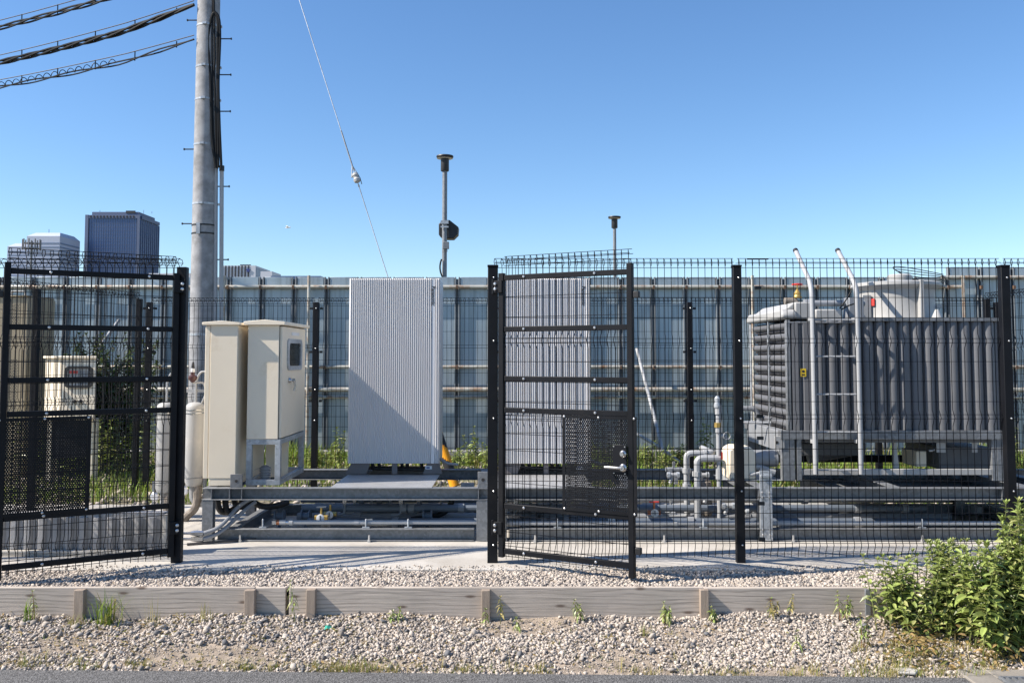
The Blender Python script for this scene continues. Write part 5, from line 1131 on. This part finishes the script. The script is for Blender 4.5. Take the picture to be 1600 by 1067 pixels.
for k in range(9): a = k * math.pi * 2 / 9; b.tube([(mq.x + 0.55 * math.cos(a), 60 + 0.55 * math.sin(a), zt_ - 0.6), (mq.x + 0.55 * math.cos(a), 60 + 0.55 * math.sin(a), zt_ + 0.12)], 0.045, 5)
b.build('antenna_ring', 'tube_grey', mt)
# a gull
q = at(450, 356, 80); gb = MB(); gb.tube([q + V3(-0.28, 0, -0.03), q + V3(-0.1, 0, 0), q + V3(0.1, 0, 0.03), q + V3(0.26, 0, 0.06)], [0.02, 0.06, 0.055, 0.015], 8)
for s_, dx in ((-1, -0.05), (1, 0.0)): gb.add([q + V3(0.1, 0, 0.03), q + V3(-0.08, 0, 0.02), q + V3(-0.1 + dx, 0.3 * s_, 0.14), q + V3(0.05 + dx, 0.32 * s_, 0.15), q + V3(0.10, 0.5 * s_, 0.04)], [(0, 1, 2, 3), (3, 2, 4)])
tag(gb.build('gull', 'bird', loc=q), 'tiny white gull flying in the sky right of the utility pole', 'bird')

# ------------------------------------------------------------------ equipment on the left, outside the side fence
# ribbed concrete barrier
YJ = 6.93; jx0, jx1 = -5.0, X(262, YJ)
tj = thing('concrete_barrier', 'low ribbed grey concrete barrier seen through the left gate leaf', 'barrier', ((jx0 + jx1) / 2, YJ, 0))
zt_ = Z(801, YJ); b = MB(); b.box(jx0, jx1 - 0.0, YJ + 0.0, YJ + 0.10, 0.003, zt_); b.build('wall', 'concrete_grey', tj, bevel=0.012)
b = MB(); x = jx0 + 0.02
while x < jx1 - 0.08:
    b.prism([(x, YJ - 0.002), (x + 0.012, YJ - 0.032), (x + 0.05, YJ - 0.032), (x + 0.062, YJ - 0.002)], 0.045, zt_ - 0.03, 'Z'); x += 0.105
b.build('rib', 'concrete_grey', tj, bevel=0.003)
b = MB(); b.box(jx0, jx1, YJ - 0.06, YJ - 0.003, 0.003, 0.04); b.box(jx1 + 0.001, jx1 + 0.03, YJ - 0.03, YJ + 0.11, 0.003, zt_ - 0.01); b.build('foot', 'concrete', tj, bevel=0.004)
# cream box with window on posts
Yk = 11.0; kx0, kxm, kx1 = X(57, Yk), X(94, Yk), X(152, Yk); kz0, kz1 = Z(656, Yk), Z(560, Yk)
tk = thing('meter_box', 'cream meter box with a round-cornered window, seen through the left gate leaf', 'meter box', ((kx0 + kx1) / 2, Yk, 0))
b = MB(); b.prism([(kx0, Yk + 0.22), (kxm, Yk), (kx1, Yk), (kx1 - 0.23, Yk + 0.42), (kx0, Yk + 0.42)], kz0, kz1, 'Z'); b.build('body', 'cream', tk, bevel=0.006)
b = MB(); b.prism([(kx0 - .03, Yk + 0.19), (kxm - .02, Yk - 0.04), (kx1 + .02, Yk - 0.04), (kx1 - .21, Yk + 0.44), (kx0 - .03, Yk + 0.44)], kz1 + 0.001, kz1 + 0.03, 'Z'); b.build('roof', 'cream', tk, bevel=0.005)
b = MB(); b.box(kxm + 0.02, kx1 - 0.012, Yk - 0.014, Yk - 0.0015, kz0 + 0.015, kz1 - 0.02); kd = b.build('door', 'cream', tk, bevel=0.004)
wx0, wx1, wz0, wz1 = X(103, Yk), X(147, Yk), Z(606, Yk), Z(572, Yk)
b = MB(); o_ = rrect(0, wx0, wx1, wz0, wz1, 0.06); i_ = rrect(0, wx0 + .03, wx1 - .03, wz0 + .03, wz1 - .03, 0.04); n = len(o_)
yf = Yk - 0.0145; vs_ = [(a, yf, c) for a, c in o_] + [(a, yf - 0.018, c) for a, c in o_] + [(a, yf - 0.018, c) for a, c in i_] + [(a, yf, c) for a, c in i_]
b.add(vs_, [(k * n + i, k * n + (i + 1) % n, (k + 1) * n + (i + 1) % n, (k + 1) * n + i) for k in range(3) for i in range(n)]); b.build('window_frame', 'black_rubber', kd, smooth=False)
b = MB(); b.prism([(a, c) for a, c in i_], yf - 0.004, yf - 0.001); b.build('meter_face', 'white_plastic', kd)
b = MB(); b.box(wx0 + .05, wx0 + .16, yf - 0.006, yf - 0.0045, wz1 - .09, wz1 - .055); b.build('red_strip', 'red', kd)
b = MB(); b.box(wx0 + .17, wx1 - .06, yf - 0.009, yf - 0.0045, wz0 + .04, wz1 - .06); b.build('meter', 'pipe_grey', kd)
b = MB(); b.prism([(a, c) for a, c in i_], yf - 0.014, yf - 0.012); b.build('window_pane', 'glass', kd)
b = MB(); 
for px in (117, 126): b.lathe([(0.022, 0), (0.022, -0.02), (0.012, -0.03)], at(px, 627, Yk - 0.015), 12, 'Y')
b.build('lock', 'black_rubber', kd, each=1)
b = MB(); b.box(X(101, Yk), X(103.5, Yk), yf - 0.03, yf, Z(628, Yk), Z(610, Yk)); b.build('handle', 'steel', kd)
b = MB()
for xx in (kx0 + 0.03, kx1 - 0.20):
    b.box(xx, xx + 0.06, Yk + 0.24, Yk + 0.40, -0.05, kz0 - 0.001)
b.build('leg', 'cream', tk, bevel=0.004, each=1)
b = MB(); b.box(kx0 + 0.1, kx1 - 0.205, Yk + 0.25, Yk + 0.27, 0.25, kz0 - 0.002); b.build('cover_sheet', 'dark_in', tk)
# tan cabinet at the left edge
Yt = 11.6; x0, x1 = X(-60, Yt), X(41, Yt); z1 = Z(464, Yt)
tt = thing('vented_cabinet', 'tall tan cabinet with perforated vents at the left edge of the photo', 'cabinet', ((x0 + x1) / 2, Yt, 0))
b = MB(); b.box(x0, x1, Yt, Yt + 0.7, -0.05, z1); b.build('body', 'tan_paint', tt, bevel=0.01)
b = MB(); b.box(X(13.5, Yt), X(15, Yt), Yt - 0.003, Yt - 0.001, 0.2, z1 - 0.02); b.build('door_gap', 'seam', tt)
for z0_, z1_ in ((Z(512, Yt), Z(474, Yt)), (Z(640, Yt), Z(560, Yt))):
    b = MB(); zz = z0_
    k = 0
    while zz < z1_:
        for j in range(4): xx = X(18, Yt) + j * 0.022 + (0.011 if k % 2 else 0); b.lathe([(0.0065, 0), (0.0065, -0.001)], (xx, Yt - 0.0005, zz), 6, 'Y')
        zz += 0.02; k += 1
    b.build('vent', 'seam', tt)
b = MB(); b.tube(bend([at(17, 463, Yt + .3), at(17, 455.5, Yt + .3), at(40, 455.5, Yt + .3), at(40, 463, Yt + .3)], 0.04), 0.014, 8); b.build('lifting_ring', 'white_plastic', tt)
b = MB(); b.box(x0, x1, Yt - 0.02, Yt + 0.68, z1 + 0.001, z1 + 0.02); b.build('top_cap', 'tan_paint', tt, bevel=0.006)

# ------------------------------------------------------------------ white pressure tanks by the skid
def tank(label, px, Y, ptop, pbot, r, reg=True):
    c = V3(X(px, Y), Y, 0); z0, z1 = Z(pbot, Y), Z(ptop, Y); t = thing('pressure_tank', label, 'tank', c)
    b = MB(); b.lathe([(r * 0.35, z0 - 0.03), (r * 0.8, z0 - 0.02), (r, z0 + 0.03), (r, z1 - r * 0.62), (r * 0.94, z1 - r * 0.35), (r * 0.75, z1 - r * 0.15), (r * 0.4, z1 - r * 0.03), (0.012, z1)], c, 30); b.build('shell', 'white_plastic', t, angle=50)
    b = MB()
    for z in (z1 - r * 0.8, z1 - r * 0.8 - 0.03, z0 + 0.06): b.lathe([(r + 0.001, z - 0.006), (r + 0.006, z - 0.004), (r + 0.006, z + 0.004), (r + 0.001, z + 0.006)], c, 30)
    b.build('strap', 'steel', t, each=1)
    b = MB(); b.tube(bend([c + V3(0, 0, z1), c + V3(0, 0, z1 + 0.20), c + V3(0.04, 0, z1 + 0.28), c + V3(0.09, 0, z1 + 0.28)], 0.04), 0.010, 8)
    b.tube(bend([c + V3(-0.01, 0, z0 - 0.03), c + V3(-0.01, 0, z0 - 0.16), c + V3(0.12, 0, z0 - 0.2)], 0.05), 0.030, 10); b.build('pipe', 'pipe_white', t, each=1)
    b = MB(); b.tube(bend([c + V3(0.05, -0.03, z0 - 0.02), c + V3(0.04, -0.03, z0 - 0.22), c + V3(-0.06, -0.03, z0 - 0.3), c + V3(-0.07, -0.03, 0.002)], 0.08), 0.036, 10); b.build('lagged_pipe', 'wrap', t)
    b = MB(); b.lathe([(0.036, 0.0), (0.042, -0.008), (0.042, -0.02), (0.034, -0.026)], c + V3(-0.05, -0.09, z0 - 0.05), 18, 'Y'); g_ = b.build('pressure_gauge', 'steel', t)
    b = MB(); b.lathe([(0.033, -0.0265), (0.033, -0.0275)], c + V3(-0.05, -0.09, z0 - 0.05), 18, 'Y'); b.build('gauge_face', 'white_label', g_)
    b = MB()
    for a in (-0.1, 0.1): b.box(c.x + a - 0.012, c.x + a + 0.012, Y - 0.02, Y + 0.02, 0.002, z0 + 0.08)
    b.box(c.x - 0.11, c.x + 0.11, Y + r * 0.6, Y + r * 0.6 + 0.02, z0 + 0.04, z0 + 0.08); b.build('bracket', 'galv', t)
    return t, c, z1
tank('white pressure tank beside the tall cream control box, in front of the utility pole', 307, 8.35, 628, 755, 0.086)
tank('white pressure tank half hidden by the left gate post', 262, 8.5, 628, 765, 0.088)
b = MB(); c = at(301, 596, 8.25); b.lathe([(0.008, -0.05), (0.016, -0.045), (0.036, -0.02), (0.04, 0.0), (0.036, 0.012), (0.018, 0.02), (0.018, 0.045)], c + V3(0, 0, 0.04), 16)
tv2 = thing('relief_valve', 'dark red relief valve with a label, above the white tank by the pole', 'valve', c)
b.build('body', 'brown_valve', tv2); b = MB(); b.lathe([(0.016, 0.085), (0.018, 0.09), (0.018, 0.115), (0.016, 0.12)], c, 14); b.build('label_band', 'white_label', tv2)
b = MB(); b.lathe([(0.016, 0.1205), (0.014, 0.14), (0.010, 0.175), (0.006, 0.18)], c, 14); b.build('cap', 'black_rubber', tv2)
b = MB(); b.tube(bend([c + V3(0, 0, -0.01), c + V3(0.09, 0.04, -0.01), c + V3(0.11, 0.04, -0.12), c + V3(0.055, 0.1, -0.2)], 0.03), 0.010, 8); b.tube([c + V3(-0.1, 0.12, -0.09), c + V3(0.3, 0.12, -0.09)], 0.02, 4); b.build('pipe', 'pipe_white', tv2, each=1)

# ------------------------------------------------------------------ vegetation
class Leaves:
    def __init__(s): s.mb = MB(); s.st = MB()
    def leaf(s, p, d, L, w, droop=0.25, roll=0.0):
        d = Vector(d).normalized(); side = d.cross(V3(0, 0, 1))
        if side.length < 0.05: side = V3(1, 0, 0)
        side.normalize(); nrm = side.cross(d).normalized()
        side = (side * math.cos(roll) + nrm * math.sin(roll)); nrm = side.cross(d)
        dz = lambda t: V3(0, 0, -droop * L * t * t)
        c = lambda t: p + d * (L * t) + dz(t); f_ = nrm * (w * 0.16)
        vs_ = [c(0.0), c(.3) - side * w * .42 + f_, c(.3), c(.3) + side * w * .42 + f_, c(.65) - side * w * .4 + f_, c(.65), c(.65) + side * w * .4 + f_, c(1.0)]
        s.mb.add(vs_, [(0, 2, 1), (0, 3, 2), (1, 2, 5, 4), (2, 3, 6, 5), (4, 5, 7), (5, 6, 7)])
    def stem(s, base, top, bow, r, nleaf, L, w, droop=0.3, t0=0.12, upf=0.45, crown=0.5, whorl=1, lay=0.3):
        base, top = Vector(base), Vector(top); mid = (base + top) / 2 + Vector(bow); P = arc(base, mid, top, 8)
        s.st.tube(P, [r * (1 - 0.6 * i / 8) for i in range(9)], 5)
        for k in range(nleaf):
            t = t0 + (1 - t0) * ((k + random.random() * 0.6) / nleaf) ** 0.85; t = min(t, 0.999)
            p = base * (1 - t) ** 2 + mid * 2 * t * (1 - t) + top * t * t; az = k * 2.4 + random.uniform(-.5, .5)
            el = random.uniform(-lay, 0.5) + upf * t ** 3
            sz = (0.75 + 0.5 * random.random()) * (1.0 - 0.42 * t ** 3)
            for q in range(whorl):
                a = az + q * 2 * math.pi / whorl
                s.leaf(p + V3(0, 0, random.uniform(-.006, .006)), (math.cos(a) * math.cos(el), math.sin(a) * math.cos(el), math.sin(el)), L * sz, w * sz, droop * random.uniform(0.3, 1.7), random.uniform(-.6, .6))
        for k in range(int(6 * crown * 2)):
            a = k * 2.4; s.leaf(top, (math.cos(a) * .6, math.sin(a) * .6, .9), L * .55, w * .45, 0.1, random.uniform(-.5, .5))
def plant(name, label, cat, base, build, m='leaf', sm='stem', group=None, extra=None):
    t = thing(name, label, cat, base, group); lv = Leaves(); build(lv); lv.mb.build('foliage', m, t, smooth=False); lv.st.build('stem', sm, t)
    if extra: l2 = Leaves(); extra(l2); l2.mb.build('dry_foliage', 'leaf_dry', t, smooth=False)
    return t
gz = lambda x, y: float(gravel_z(np.array(x), np.array(y)))
def stalks(spec, n, L=0.085, w=0.032, leaves=44):
    """spec: list of (px centre, px half width, y depth, y spread, top row, top jitter)"""
    def f(lv):
        for i in range(n):
            pc, hw, Y, ys, py, jit = random.choice(spec)
            y = Y + random.uniform(-ys, ys); tx = X(pc + random.uniform(-hw, hw), y); base = V3(tx + random.uniform(-.06, .06), y + random.uniform(-.05, .05), gz(tx, min(y, YB)) if y < YB else 0)
            off = abs(tx - X(pc, y)) / max(0.01, X(pc + hw, y) - X(pc, y)); ht = Z(py + random.random() ** 1.3 * jit + 60 * off * off * (hw > 60), y)
            top = V3(tx + random.uniform(-.13, .12), y + random.uniform(-.13, .06), ht)
            k = max(8, int(leaves * (top.z - base.z) / 0.7)); lv.stem(base, top, (random.uniform(-.05, .05), random.uniform(-.04, .04), 0), 0.0045, k, L, w, upf=0.3)
    return f
def litter(pc, hw, Y, ys, n):
    def f(lv):
        for i in range(n):
            y = Y + random.uniform(-ys, ys); x = X(pc + random.gauss(0, hw * .55), y, 1000); z = gz(x, y) + random.random() ** 2 * 0.14
            a = random.uniform(0, 6.28); lv.leaf(V3(x, y, z), (math.cos(a), math.sin(a), random.uniform(-.4, .5)), random.uniform(.03, .06), random.uniform(.01, .022), 0.4, random.uniform(-1.5, 1.5))
    return f
plant('shrub', 'tall leafy green weed bush filling the lower right corner', 'shrub', (X(1565, 5.35), 5.35, -0.25),
      stalks([(1592, 60, 5.55, 0.16, 782, 120), (1575, 40, 5.38, 0.1, 840, 120), (1640, 60, 5.5, 0.18, 790, 90), (1530, 25, 5.55, .1, 850, 80)], 135, 0.082, 0.038, 46), extra=litter(1560, 60, 5.25, .12, 160))
plant('shrub', 'shorter leafy weed bush spilling over the timber edging, left of the tall bush', 'shrub', (X(1430, 5.6), 5.6, -0.22),
      stalks([(1430, 56, 5.74, 0.12, 858, 95), (1470, 42, 5.66, 0.12, 872, 90), (1400, 30, 5.80, 0.08, 870, 70), (1470, 10, 5.8, .05, 846, 20)], 84, 0.068, 0.031, 44), extra=litter(1440, 75, 5.4, .2, 420))
small = [(1203, 5.86, 935, 8, 'drooping pale weed'), (1233, 5.88, 930, 6, 'thin dry weed'), (1312, 5.87, 925, 9, 'upright leafy weed'), (1034, 5.84, 942, 10, 'bushy weed'), (905, 5.86, 938, 8, 'slim weed with drying lower leaves'),
         (1110, 5.84, 948, 8, 'small weed'), (1245, 5.45, 985, 5, 'small feathery weed'), (808, 5.75, 965, 5, 'small bright green weed'), (461, 5.84, 908, 6, 'tall single-stemmed weed'), (624, 5.84, 950, 4, 'small pointed weed'), (609, 5.82, 955, 4, 'very small weed'),
         (782, 5.86, 932, 6, 'narrow yellowing weed'), (760, 5.80, 952, 5, 'low yellow-green weed'), (50, 5.86, 925, 7, 'green weed'), (1345, 5.5, 960, 8, 'leafy pale weed')]
where = ['right of the last but one wooden peg', 'left of the drooping twin before the right planks', 'near the right end of the timber edging', 'before the timber edging below the gate end', 'before the timber edging under the right gate leaf',
         'at the foot of the rightmost wooden peg', 'in the gravel left of the bushes', 'in the outer gravel right of the middle peg', 'rising above the timber edging between two left pegs', 'right of the middle long plank knot', 'just left of a slightly taller weed before the long plank',
         'right of the peg below the right gate post', 'at the foot of the peg below the right gate post', 'before the timber edging at the far left', 'in the gravel beside the shorter bush']
for (px, y, pt, nl, kind), wh in zip(small, where):
    x = X(px, y, 950); z = gz(x, y); zt_ = Z(pt, y)
    def f(lv, x=x, y=y, z=z, zt_=zt_, nl=nl):
        for q in range(1 + (nl > 7) + (nl > 8)):
            lv.stem((x + q * .012, y, z), (x + random.uniform(-.03, .03) + q * .02, y + random.uniform(-.03, .0), zt_ - q * 0.03), (random.uniform(-.02, .02), 0, 0), 0.0028, nl * 2 + 4, 0.042, 0.014, droop=0.9, t0=0.3, upf=0.2)
    plant('weed', kind + ' ' + wh, 'weed', (x, y, z), f, 'leaf' if px not in (1233, 782, 1203) else 'grass_dry', 'stem_red' if nl > 6 else 'stem', group='weeds along the timber edging')
# leafy grass tuft by the second peg
def blades(mb, x, y, z, n, h, spread, w=0.004, lean=0.5):
    for i in range(n):
        a = random.uniform(0, 6.283); hh = h * random.uniform(0.4, 1); bx, by = x + random.gauss(0, spread), y + random.gauss(0, spread * .6); l = lean * hh * random.uniform(.2, 1)
        d = V3(math.cos(a), math.sin(a), 0); s_ = V3(-d.y, d.x, 0) * w * random.uniform(.6, 1.3) * .5; p = V3(bx, by, z)
        m1 = p + d * l * .3 + V3(0, 0, hh * .55); tp_ = p + d * l + V3(0, 0, hh * random.uniform(.75, 1))
        mb.add([p - s_, p + s_, m1 + s_ * .8, m1 - s_ * .8, tp_], [(0, 1, 2, 3), (3, 2, 4)])
def tuft(label, px, y, pt, n, spread, m='grass', w=0.004, lean=0.5, grp=None):
    x = X(px, y, 950); z = gz(x, y) if y < YB else 0; b = MB(); blades(b, x, y, z - .01, n, Z(pt, y) - z, spread, w, lean); return tag(b.build('grass_tuft', m, loc=(x, y, z), smooth=False), label, 'grass tuft', 'grass tufts in the outer gravel')
tuft('broad-bladed green grass tuft before the leftmost wooden peg gap', 168, 5.84, 905, 46, 0.035, 'grass', 0.009, 0.7)
tuft('sparse yellowing tuft beside the leftmost peg', 120, 5.8, 945, 26, 0.03, 'grass_dry', 0.004, .5)
tuft('green weedy tuft at the far left before the timber edging', 46, 5.84, 922, 22, 0.018, 'grass', 0.006)
tuft('dry straw-coloured tuft under the long left plank', 240, 5.82, 915, 18, 0.02, 'grass_dry', 0.003, .2)
tuft('straw tuft left of the second peg', 320, 5.82, 925, 24, 0.03, 'grass_dry', 0.003, .3)
tuft('small dry tuft in the middle of the outer gravel', 960, 5.6, 985, 40, 0.04, 'grass_dry', 0.003, .5)
tuft('dry tuft right of the middle of the outer gravel', 1005, 5.65, 962, 34, 0.03, 'grass_dry', 0.003, .4)
b = MB()
for i in range(230):        # patches along the road edge
    c = random.choice([30, 110, 190, 370, 380, 480, 500, 520, 540, 600, 830, 700, 740, 1000, 1130, 1260, 1420, 1450, 1480, 1400]); x = X(c + random.gauss(0, 26), 5.1, 1040); y = EDGE(x) + .02 + abs(random.gauss(0, .045)); blades(b, x, y, gz(x, y) - .008, 10, random.choice([.03, .045, .07, .10]), 0.018, 0.0035, .8)
for i in range(460):
    x = random.uniform(-3.6, 3.2); y = EDGE(x) + .05 + 0.7 * random.random() ** 1.5; blades(b, x, y, gz(x, y) - .008, 7, random.choice([.03, .05]), 0.02, 0.003, .8)
for i in range(110):
    px = random.uniform(1330, 1560); y = random.uniform(5.06, 5.5); x = X(px, y, 1020); blades(b, x, y, gz(x, y) - .008, 12, random.choice([.04, .08, .12]), 0.03, 0.0035, .9)
o = b.build('grass', 'grass_dry', smooth=False); tag(o, 'dry yellow-green grass in patches along the road edge and in the gravel', 'grass', kind='stuff')
b = MB(); lq = Leaves()
for i in range(900):
    x = random.gauss(-2.2, 1.3) if i % 3 else random.uniform(-3.6, 3); y = EDGE(x) + .05 + .7 * random.random(); z = gz(x, y) + .006 + .02 * random.random(); a = random.uniform(0, 6.28)
    lq.leaf(V3(x, y, z), (math.cos(a), math.sin(a), random.uniform(-.1, .5)), random.uniform(.018, .04), random.uniform(.006, .013), .3, random.uniform(-1.5, 1.5))
o = lq.mb.build('dead_leaves', 'leaf_dry', smooth=False); tag(o, 'withered brown leaves and bits strewn over the outer gravel', 'leaf litter', kind='stuff')
# green growth behind the compound
def many_blades(n, xr, yr, h, w):
    x = RNG.uniform(*xr, n); y = RNG.uniform(*yr, n); keep = (np.sin(x * 1.9 + y) + np.sin(x * .7 - 1.3 * y) + RNG.normal(size=n) * .9) > -0.55; x, y = x[keep], y[keep]; n = len(x)
    a = RNG.uniform(0, 6.28, n); hh = h * RNG.uniform(.3, 1, n) * (0.7 + 0.3 * np.sin(x * 1.3)); dx, dy = np.cos(a), np.sin(a); ww = w * RNG.uniform(.6, 1.3, n) / 2; l = hh * RNG.uniform(.1, .6, n); z0 = -0.06
    P = np.stack([np.stack([x - dy * ww, y + dx * ww, z0 + 0 * x], 1), np.stack([x + dy * ww, y - dx * ww, z0 + 0 * x], 1), np.stack([x + dx * l * .35 + dy * ww, y + dy * l * .35 - dx * ww, z0 + hh * .6], 1), np.stack([x + dx * l * .35 - dy * ww, y + dy * l * .35 + dx * ww, z0 + hh * .6], 1)], 1)
    T = np.stack([x + dx * l, y + dy * l, z0 + hh], 1); A = np.concatenate([P, T[:, None], T[:, None] + 1e-4], 1)
    f = np.arange(n)[:, None] * 6
    return A.reshape(-1, 3), np.concatenate([f + np.array([[0, 1, 2, 3]]), f + np.array([[3, 2, 4, 5]])])
b = MB(); b.bulk(*many_blades(15000, (-9.5, 3.2), (9.5, 13.4), 0.26, 0.010)); b.bulk(*many_blades(16000, (2.4, 9.5), (9.5, 13.4), 0.42, 0.014)); b.bulk(*many_blades(9000, (-9.5, 9.5), (13.0, 13.5), 0.4, 0.014))
o = b.build('grass', 'grass'); tag(o, 'sunlit green grass between the rear fence and the hoarding', 'grass', kind='stuff')
wd = [(530, 12.6, 668), (562, 12.4, 692), (712, 12.5, 700), (735, 12.8, 660), (500, 12.3, 700), (1010, 12.5, 690), (1060, 12.8, 690), (1098, 12.9, 655), (1150, 12.5, 680), (1040, 12.2, 700), (1330, 12.8, 690), (1420, 12.6, 695), (1580, 10.9, 640), (1595, 10.8, 690), (760, 12.6, 690)]
nm = ['tall weed left of the left ribbed cabinet', 'low weed half behind the left ribbed cabinet', 'weed behind the striped guard', 'slender weed right of the striped guard', 'low weed behind the raised cream box', 'bushy weed right of the gate stile before the hoarding', 'reddish weed left of the rear fence post by the pipe loops',
      'tall thin weed right of the rear fence post by the pipe loops', 'weed behind the cream pump', 'low weed at the foot of the raking shore', 'weed seen under the cooling unit, behind the ladder', 'weed seen under the middle of the cooling unit', 'tall weed at the right edge behind the fence', 'low weed at the right edge behind the fence', 'weed between the striped guard and the right gate post']
for (px, y, pt), n_ in zip(wd, nm):
    x = X(px, y); zt_ = Z(pt, y)
    def f(lv, x=x, y=y, zt_=zt_):
        for q in range(5): lv.stem((x + random.uniform(-.15, .15), y, -.05), (x + random.uniform(-.12, .12), y + random.uniform(-.1, .1), zt_ * random.uniform(.55, 1)), (random.uniform(-.05, .05), 0, 0), 0.005, 22, 0.10, 0.034, upf=0.3)
    plant('weed', n_, 'weed', (x, y, -.05), f, 'leaf', group='weeds before the hoarding')
# dark shrub on the left
def tree_leaves(lv):
    for i in range(85):
        px = random.gauss(150, 66); px = min(245, max(38, px)); y = 12.7 + random.uniform(-.5, .5); top = random.uniform(505, 640) + abs(px - 170) * .35
        x = X(px, y); base = V3(X(160, 12.7) + random.uniform(-.5, .5), 12.7 + random.uniform(-.3, .3), 0.0)
        lv.stem(base, (x, y, Z(top, y)), (random.uniform(-.3, .3), random.uniform(-.2, .2), .2), 0.011, 60, 0.115, 0.052, droop=0.4, t0=0.25, upf=0.1, lay=.5)
plant('tree', 'dark glossy evergreen tree behind the cream meter box', 'tree', (X(160, 12.7), 12.7, -.05), tree_leaves, 'leaf_dark', 'bark')
def hedge(lv):
    for i in range(60):
        px = random.uniform(-40, 262); y = random.uniform(11.6, 12.3); x = X(px, y); lv.stem((x, y, -.05), (x + random.uniform(-.1, .1), y, random.uniform(.35, .85)), (0, 0, 0), .006, 26, .13, .036, upf=.4)
plant('shrub', 'yellow-green undergrowth below the dark evergreen tree', 'shrub', (X(120, 12), 12, -.05), hedge, 'leaf')
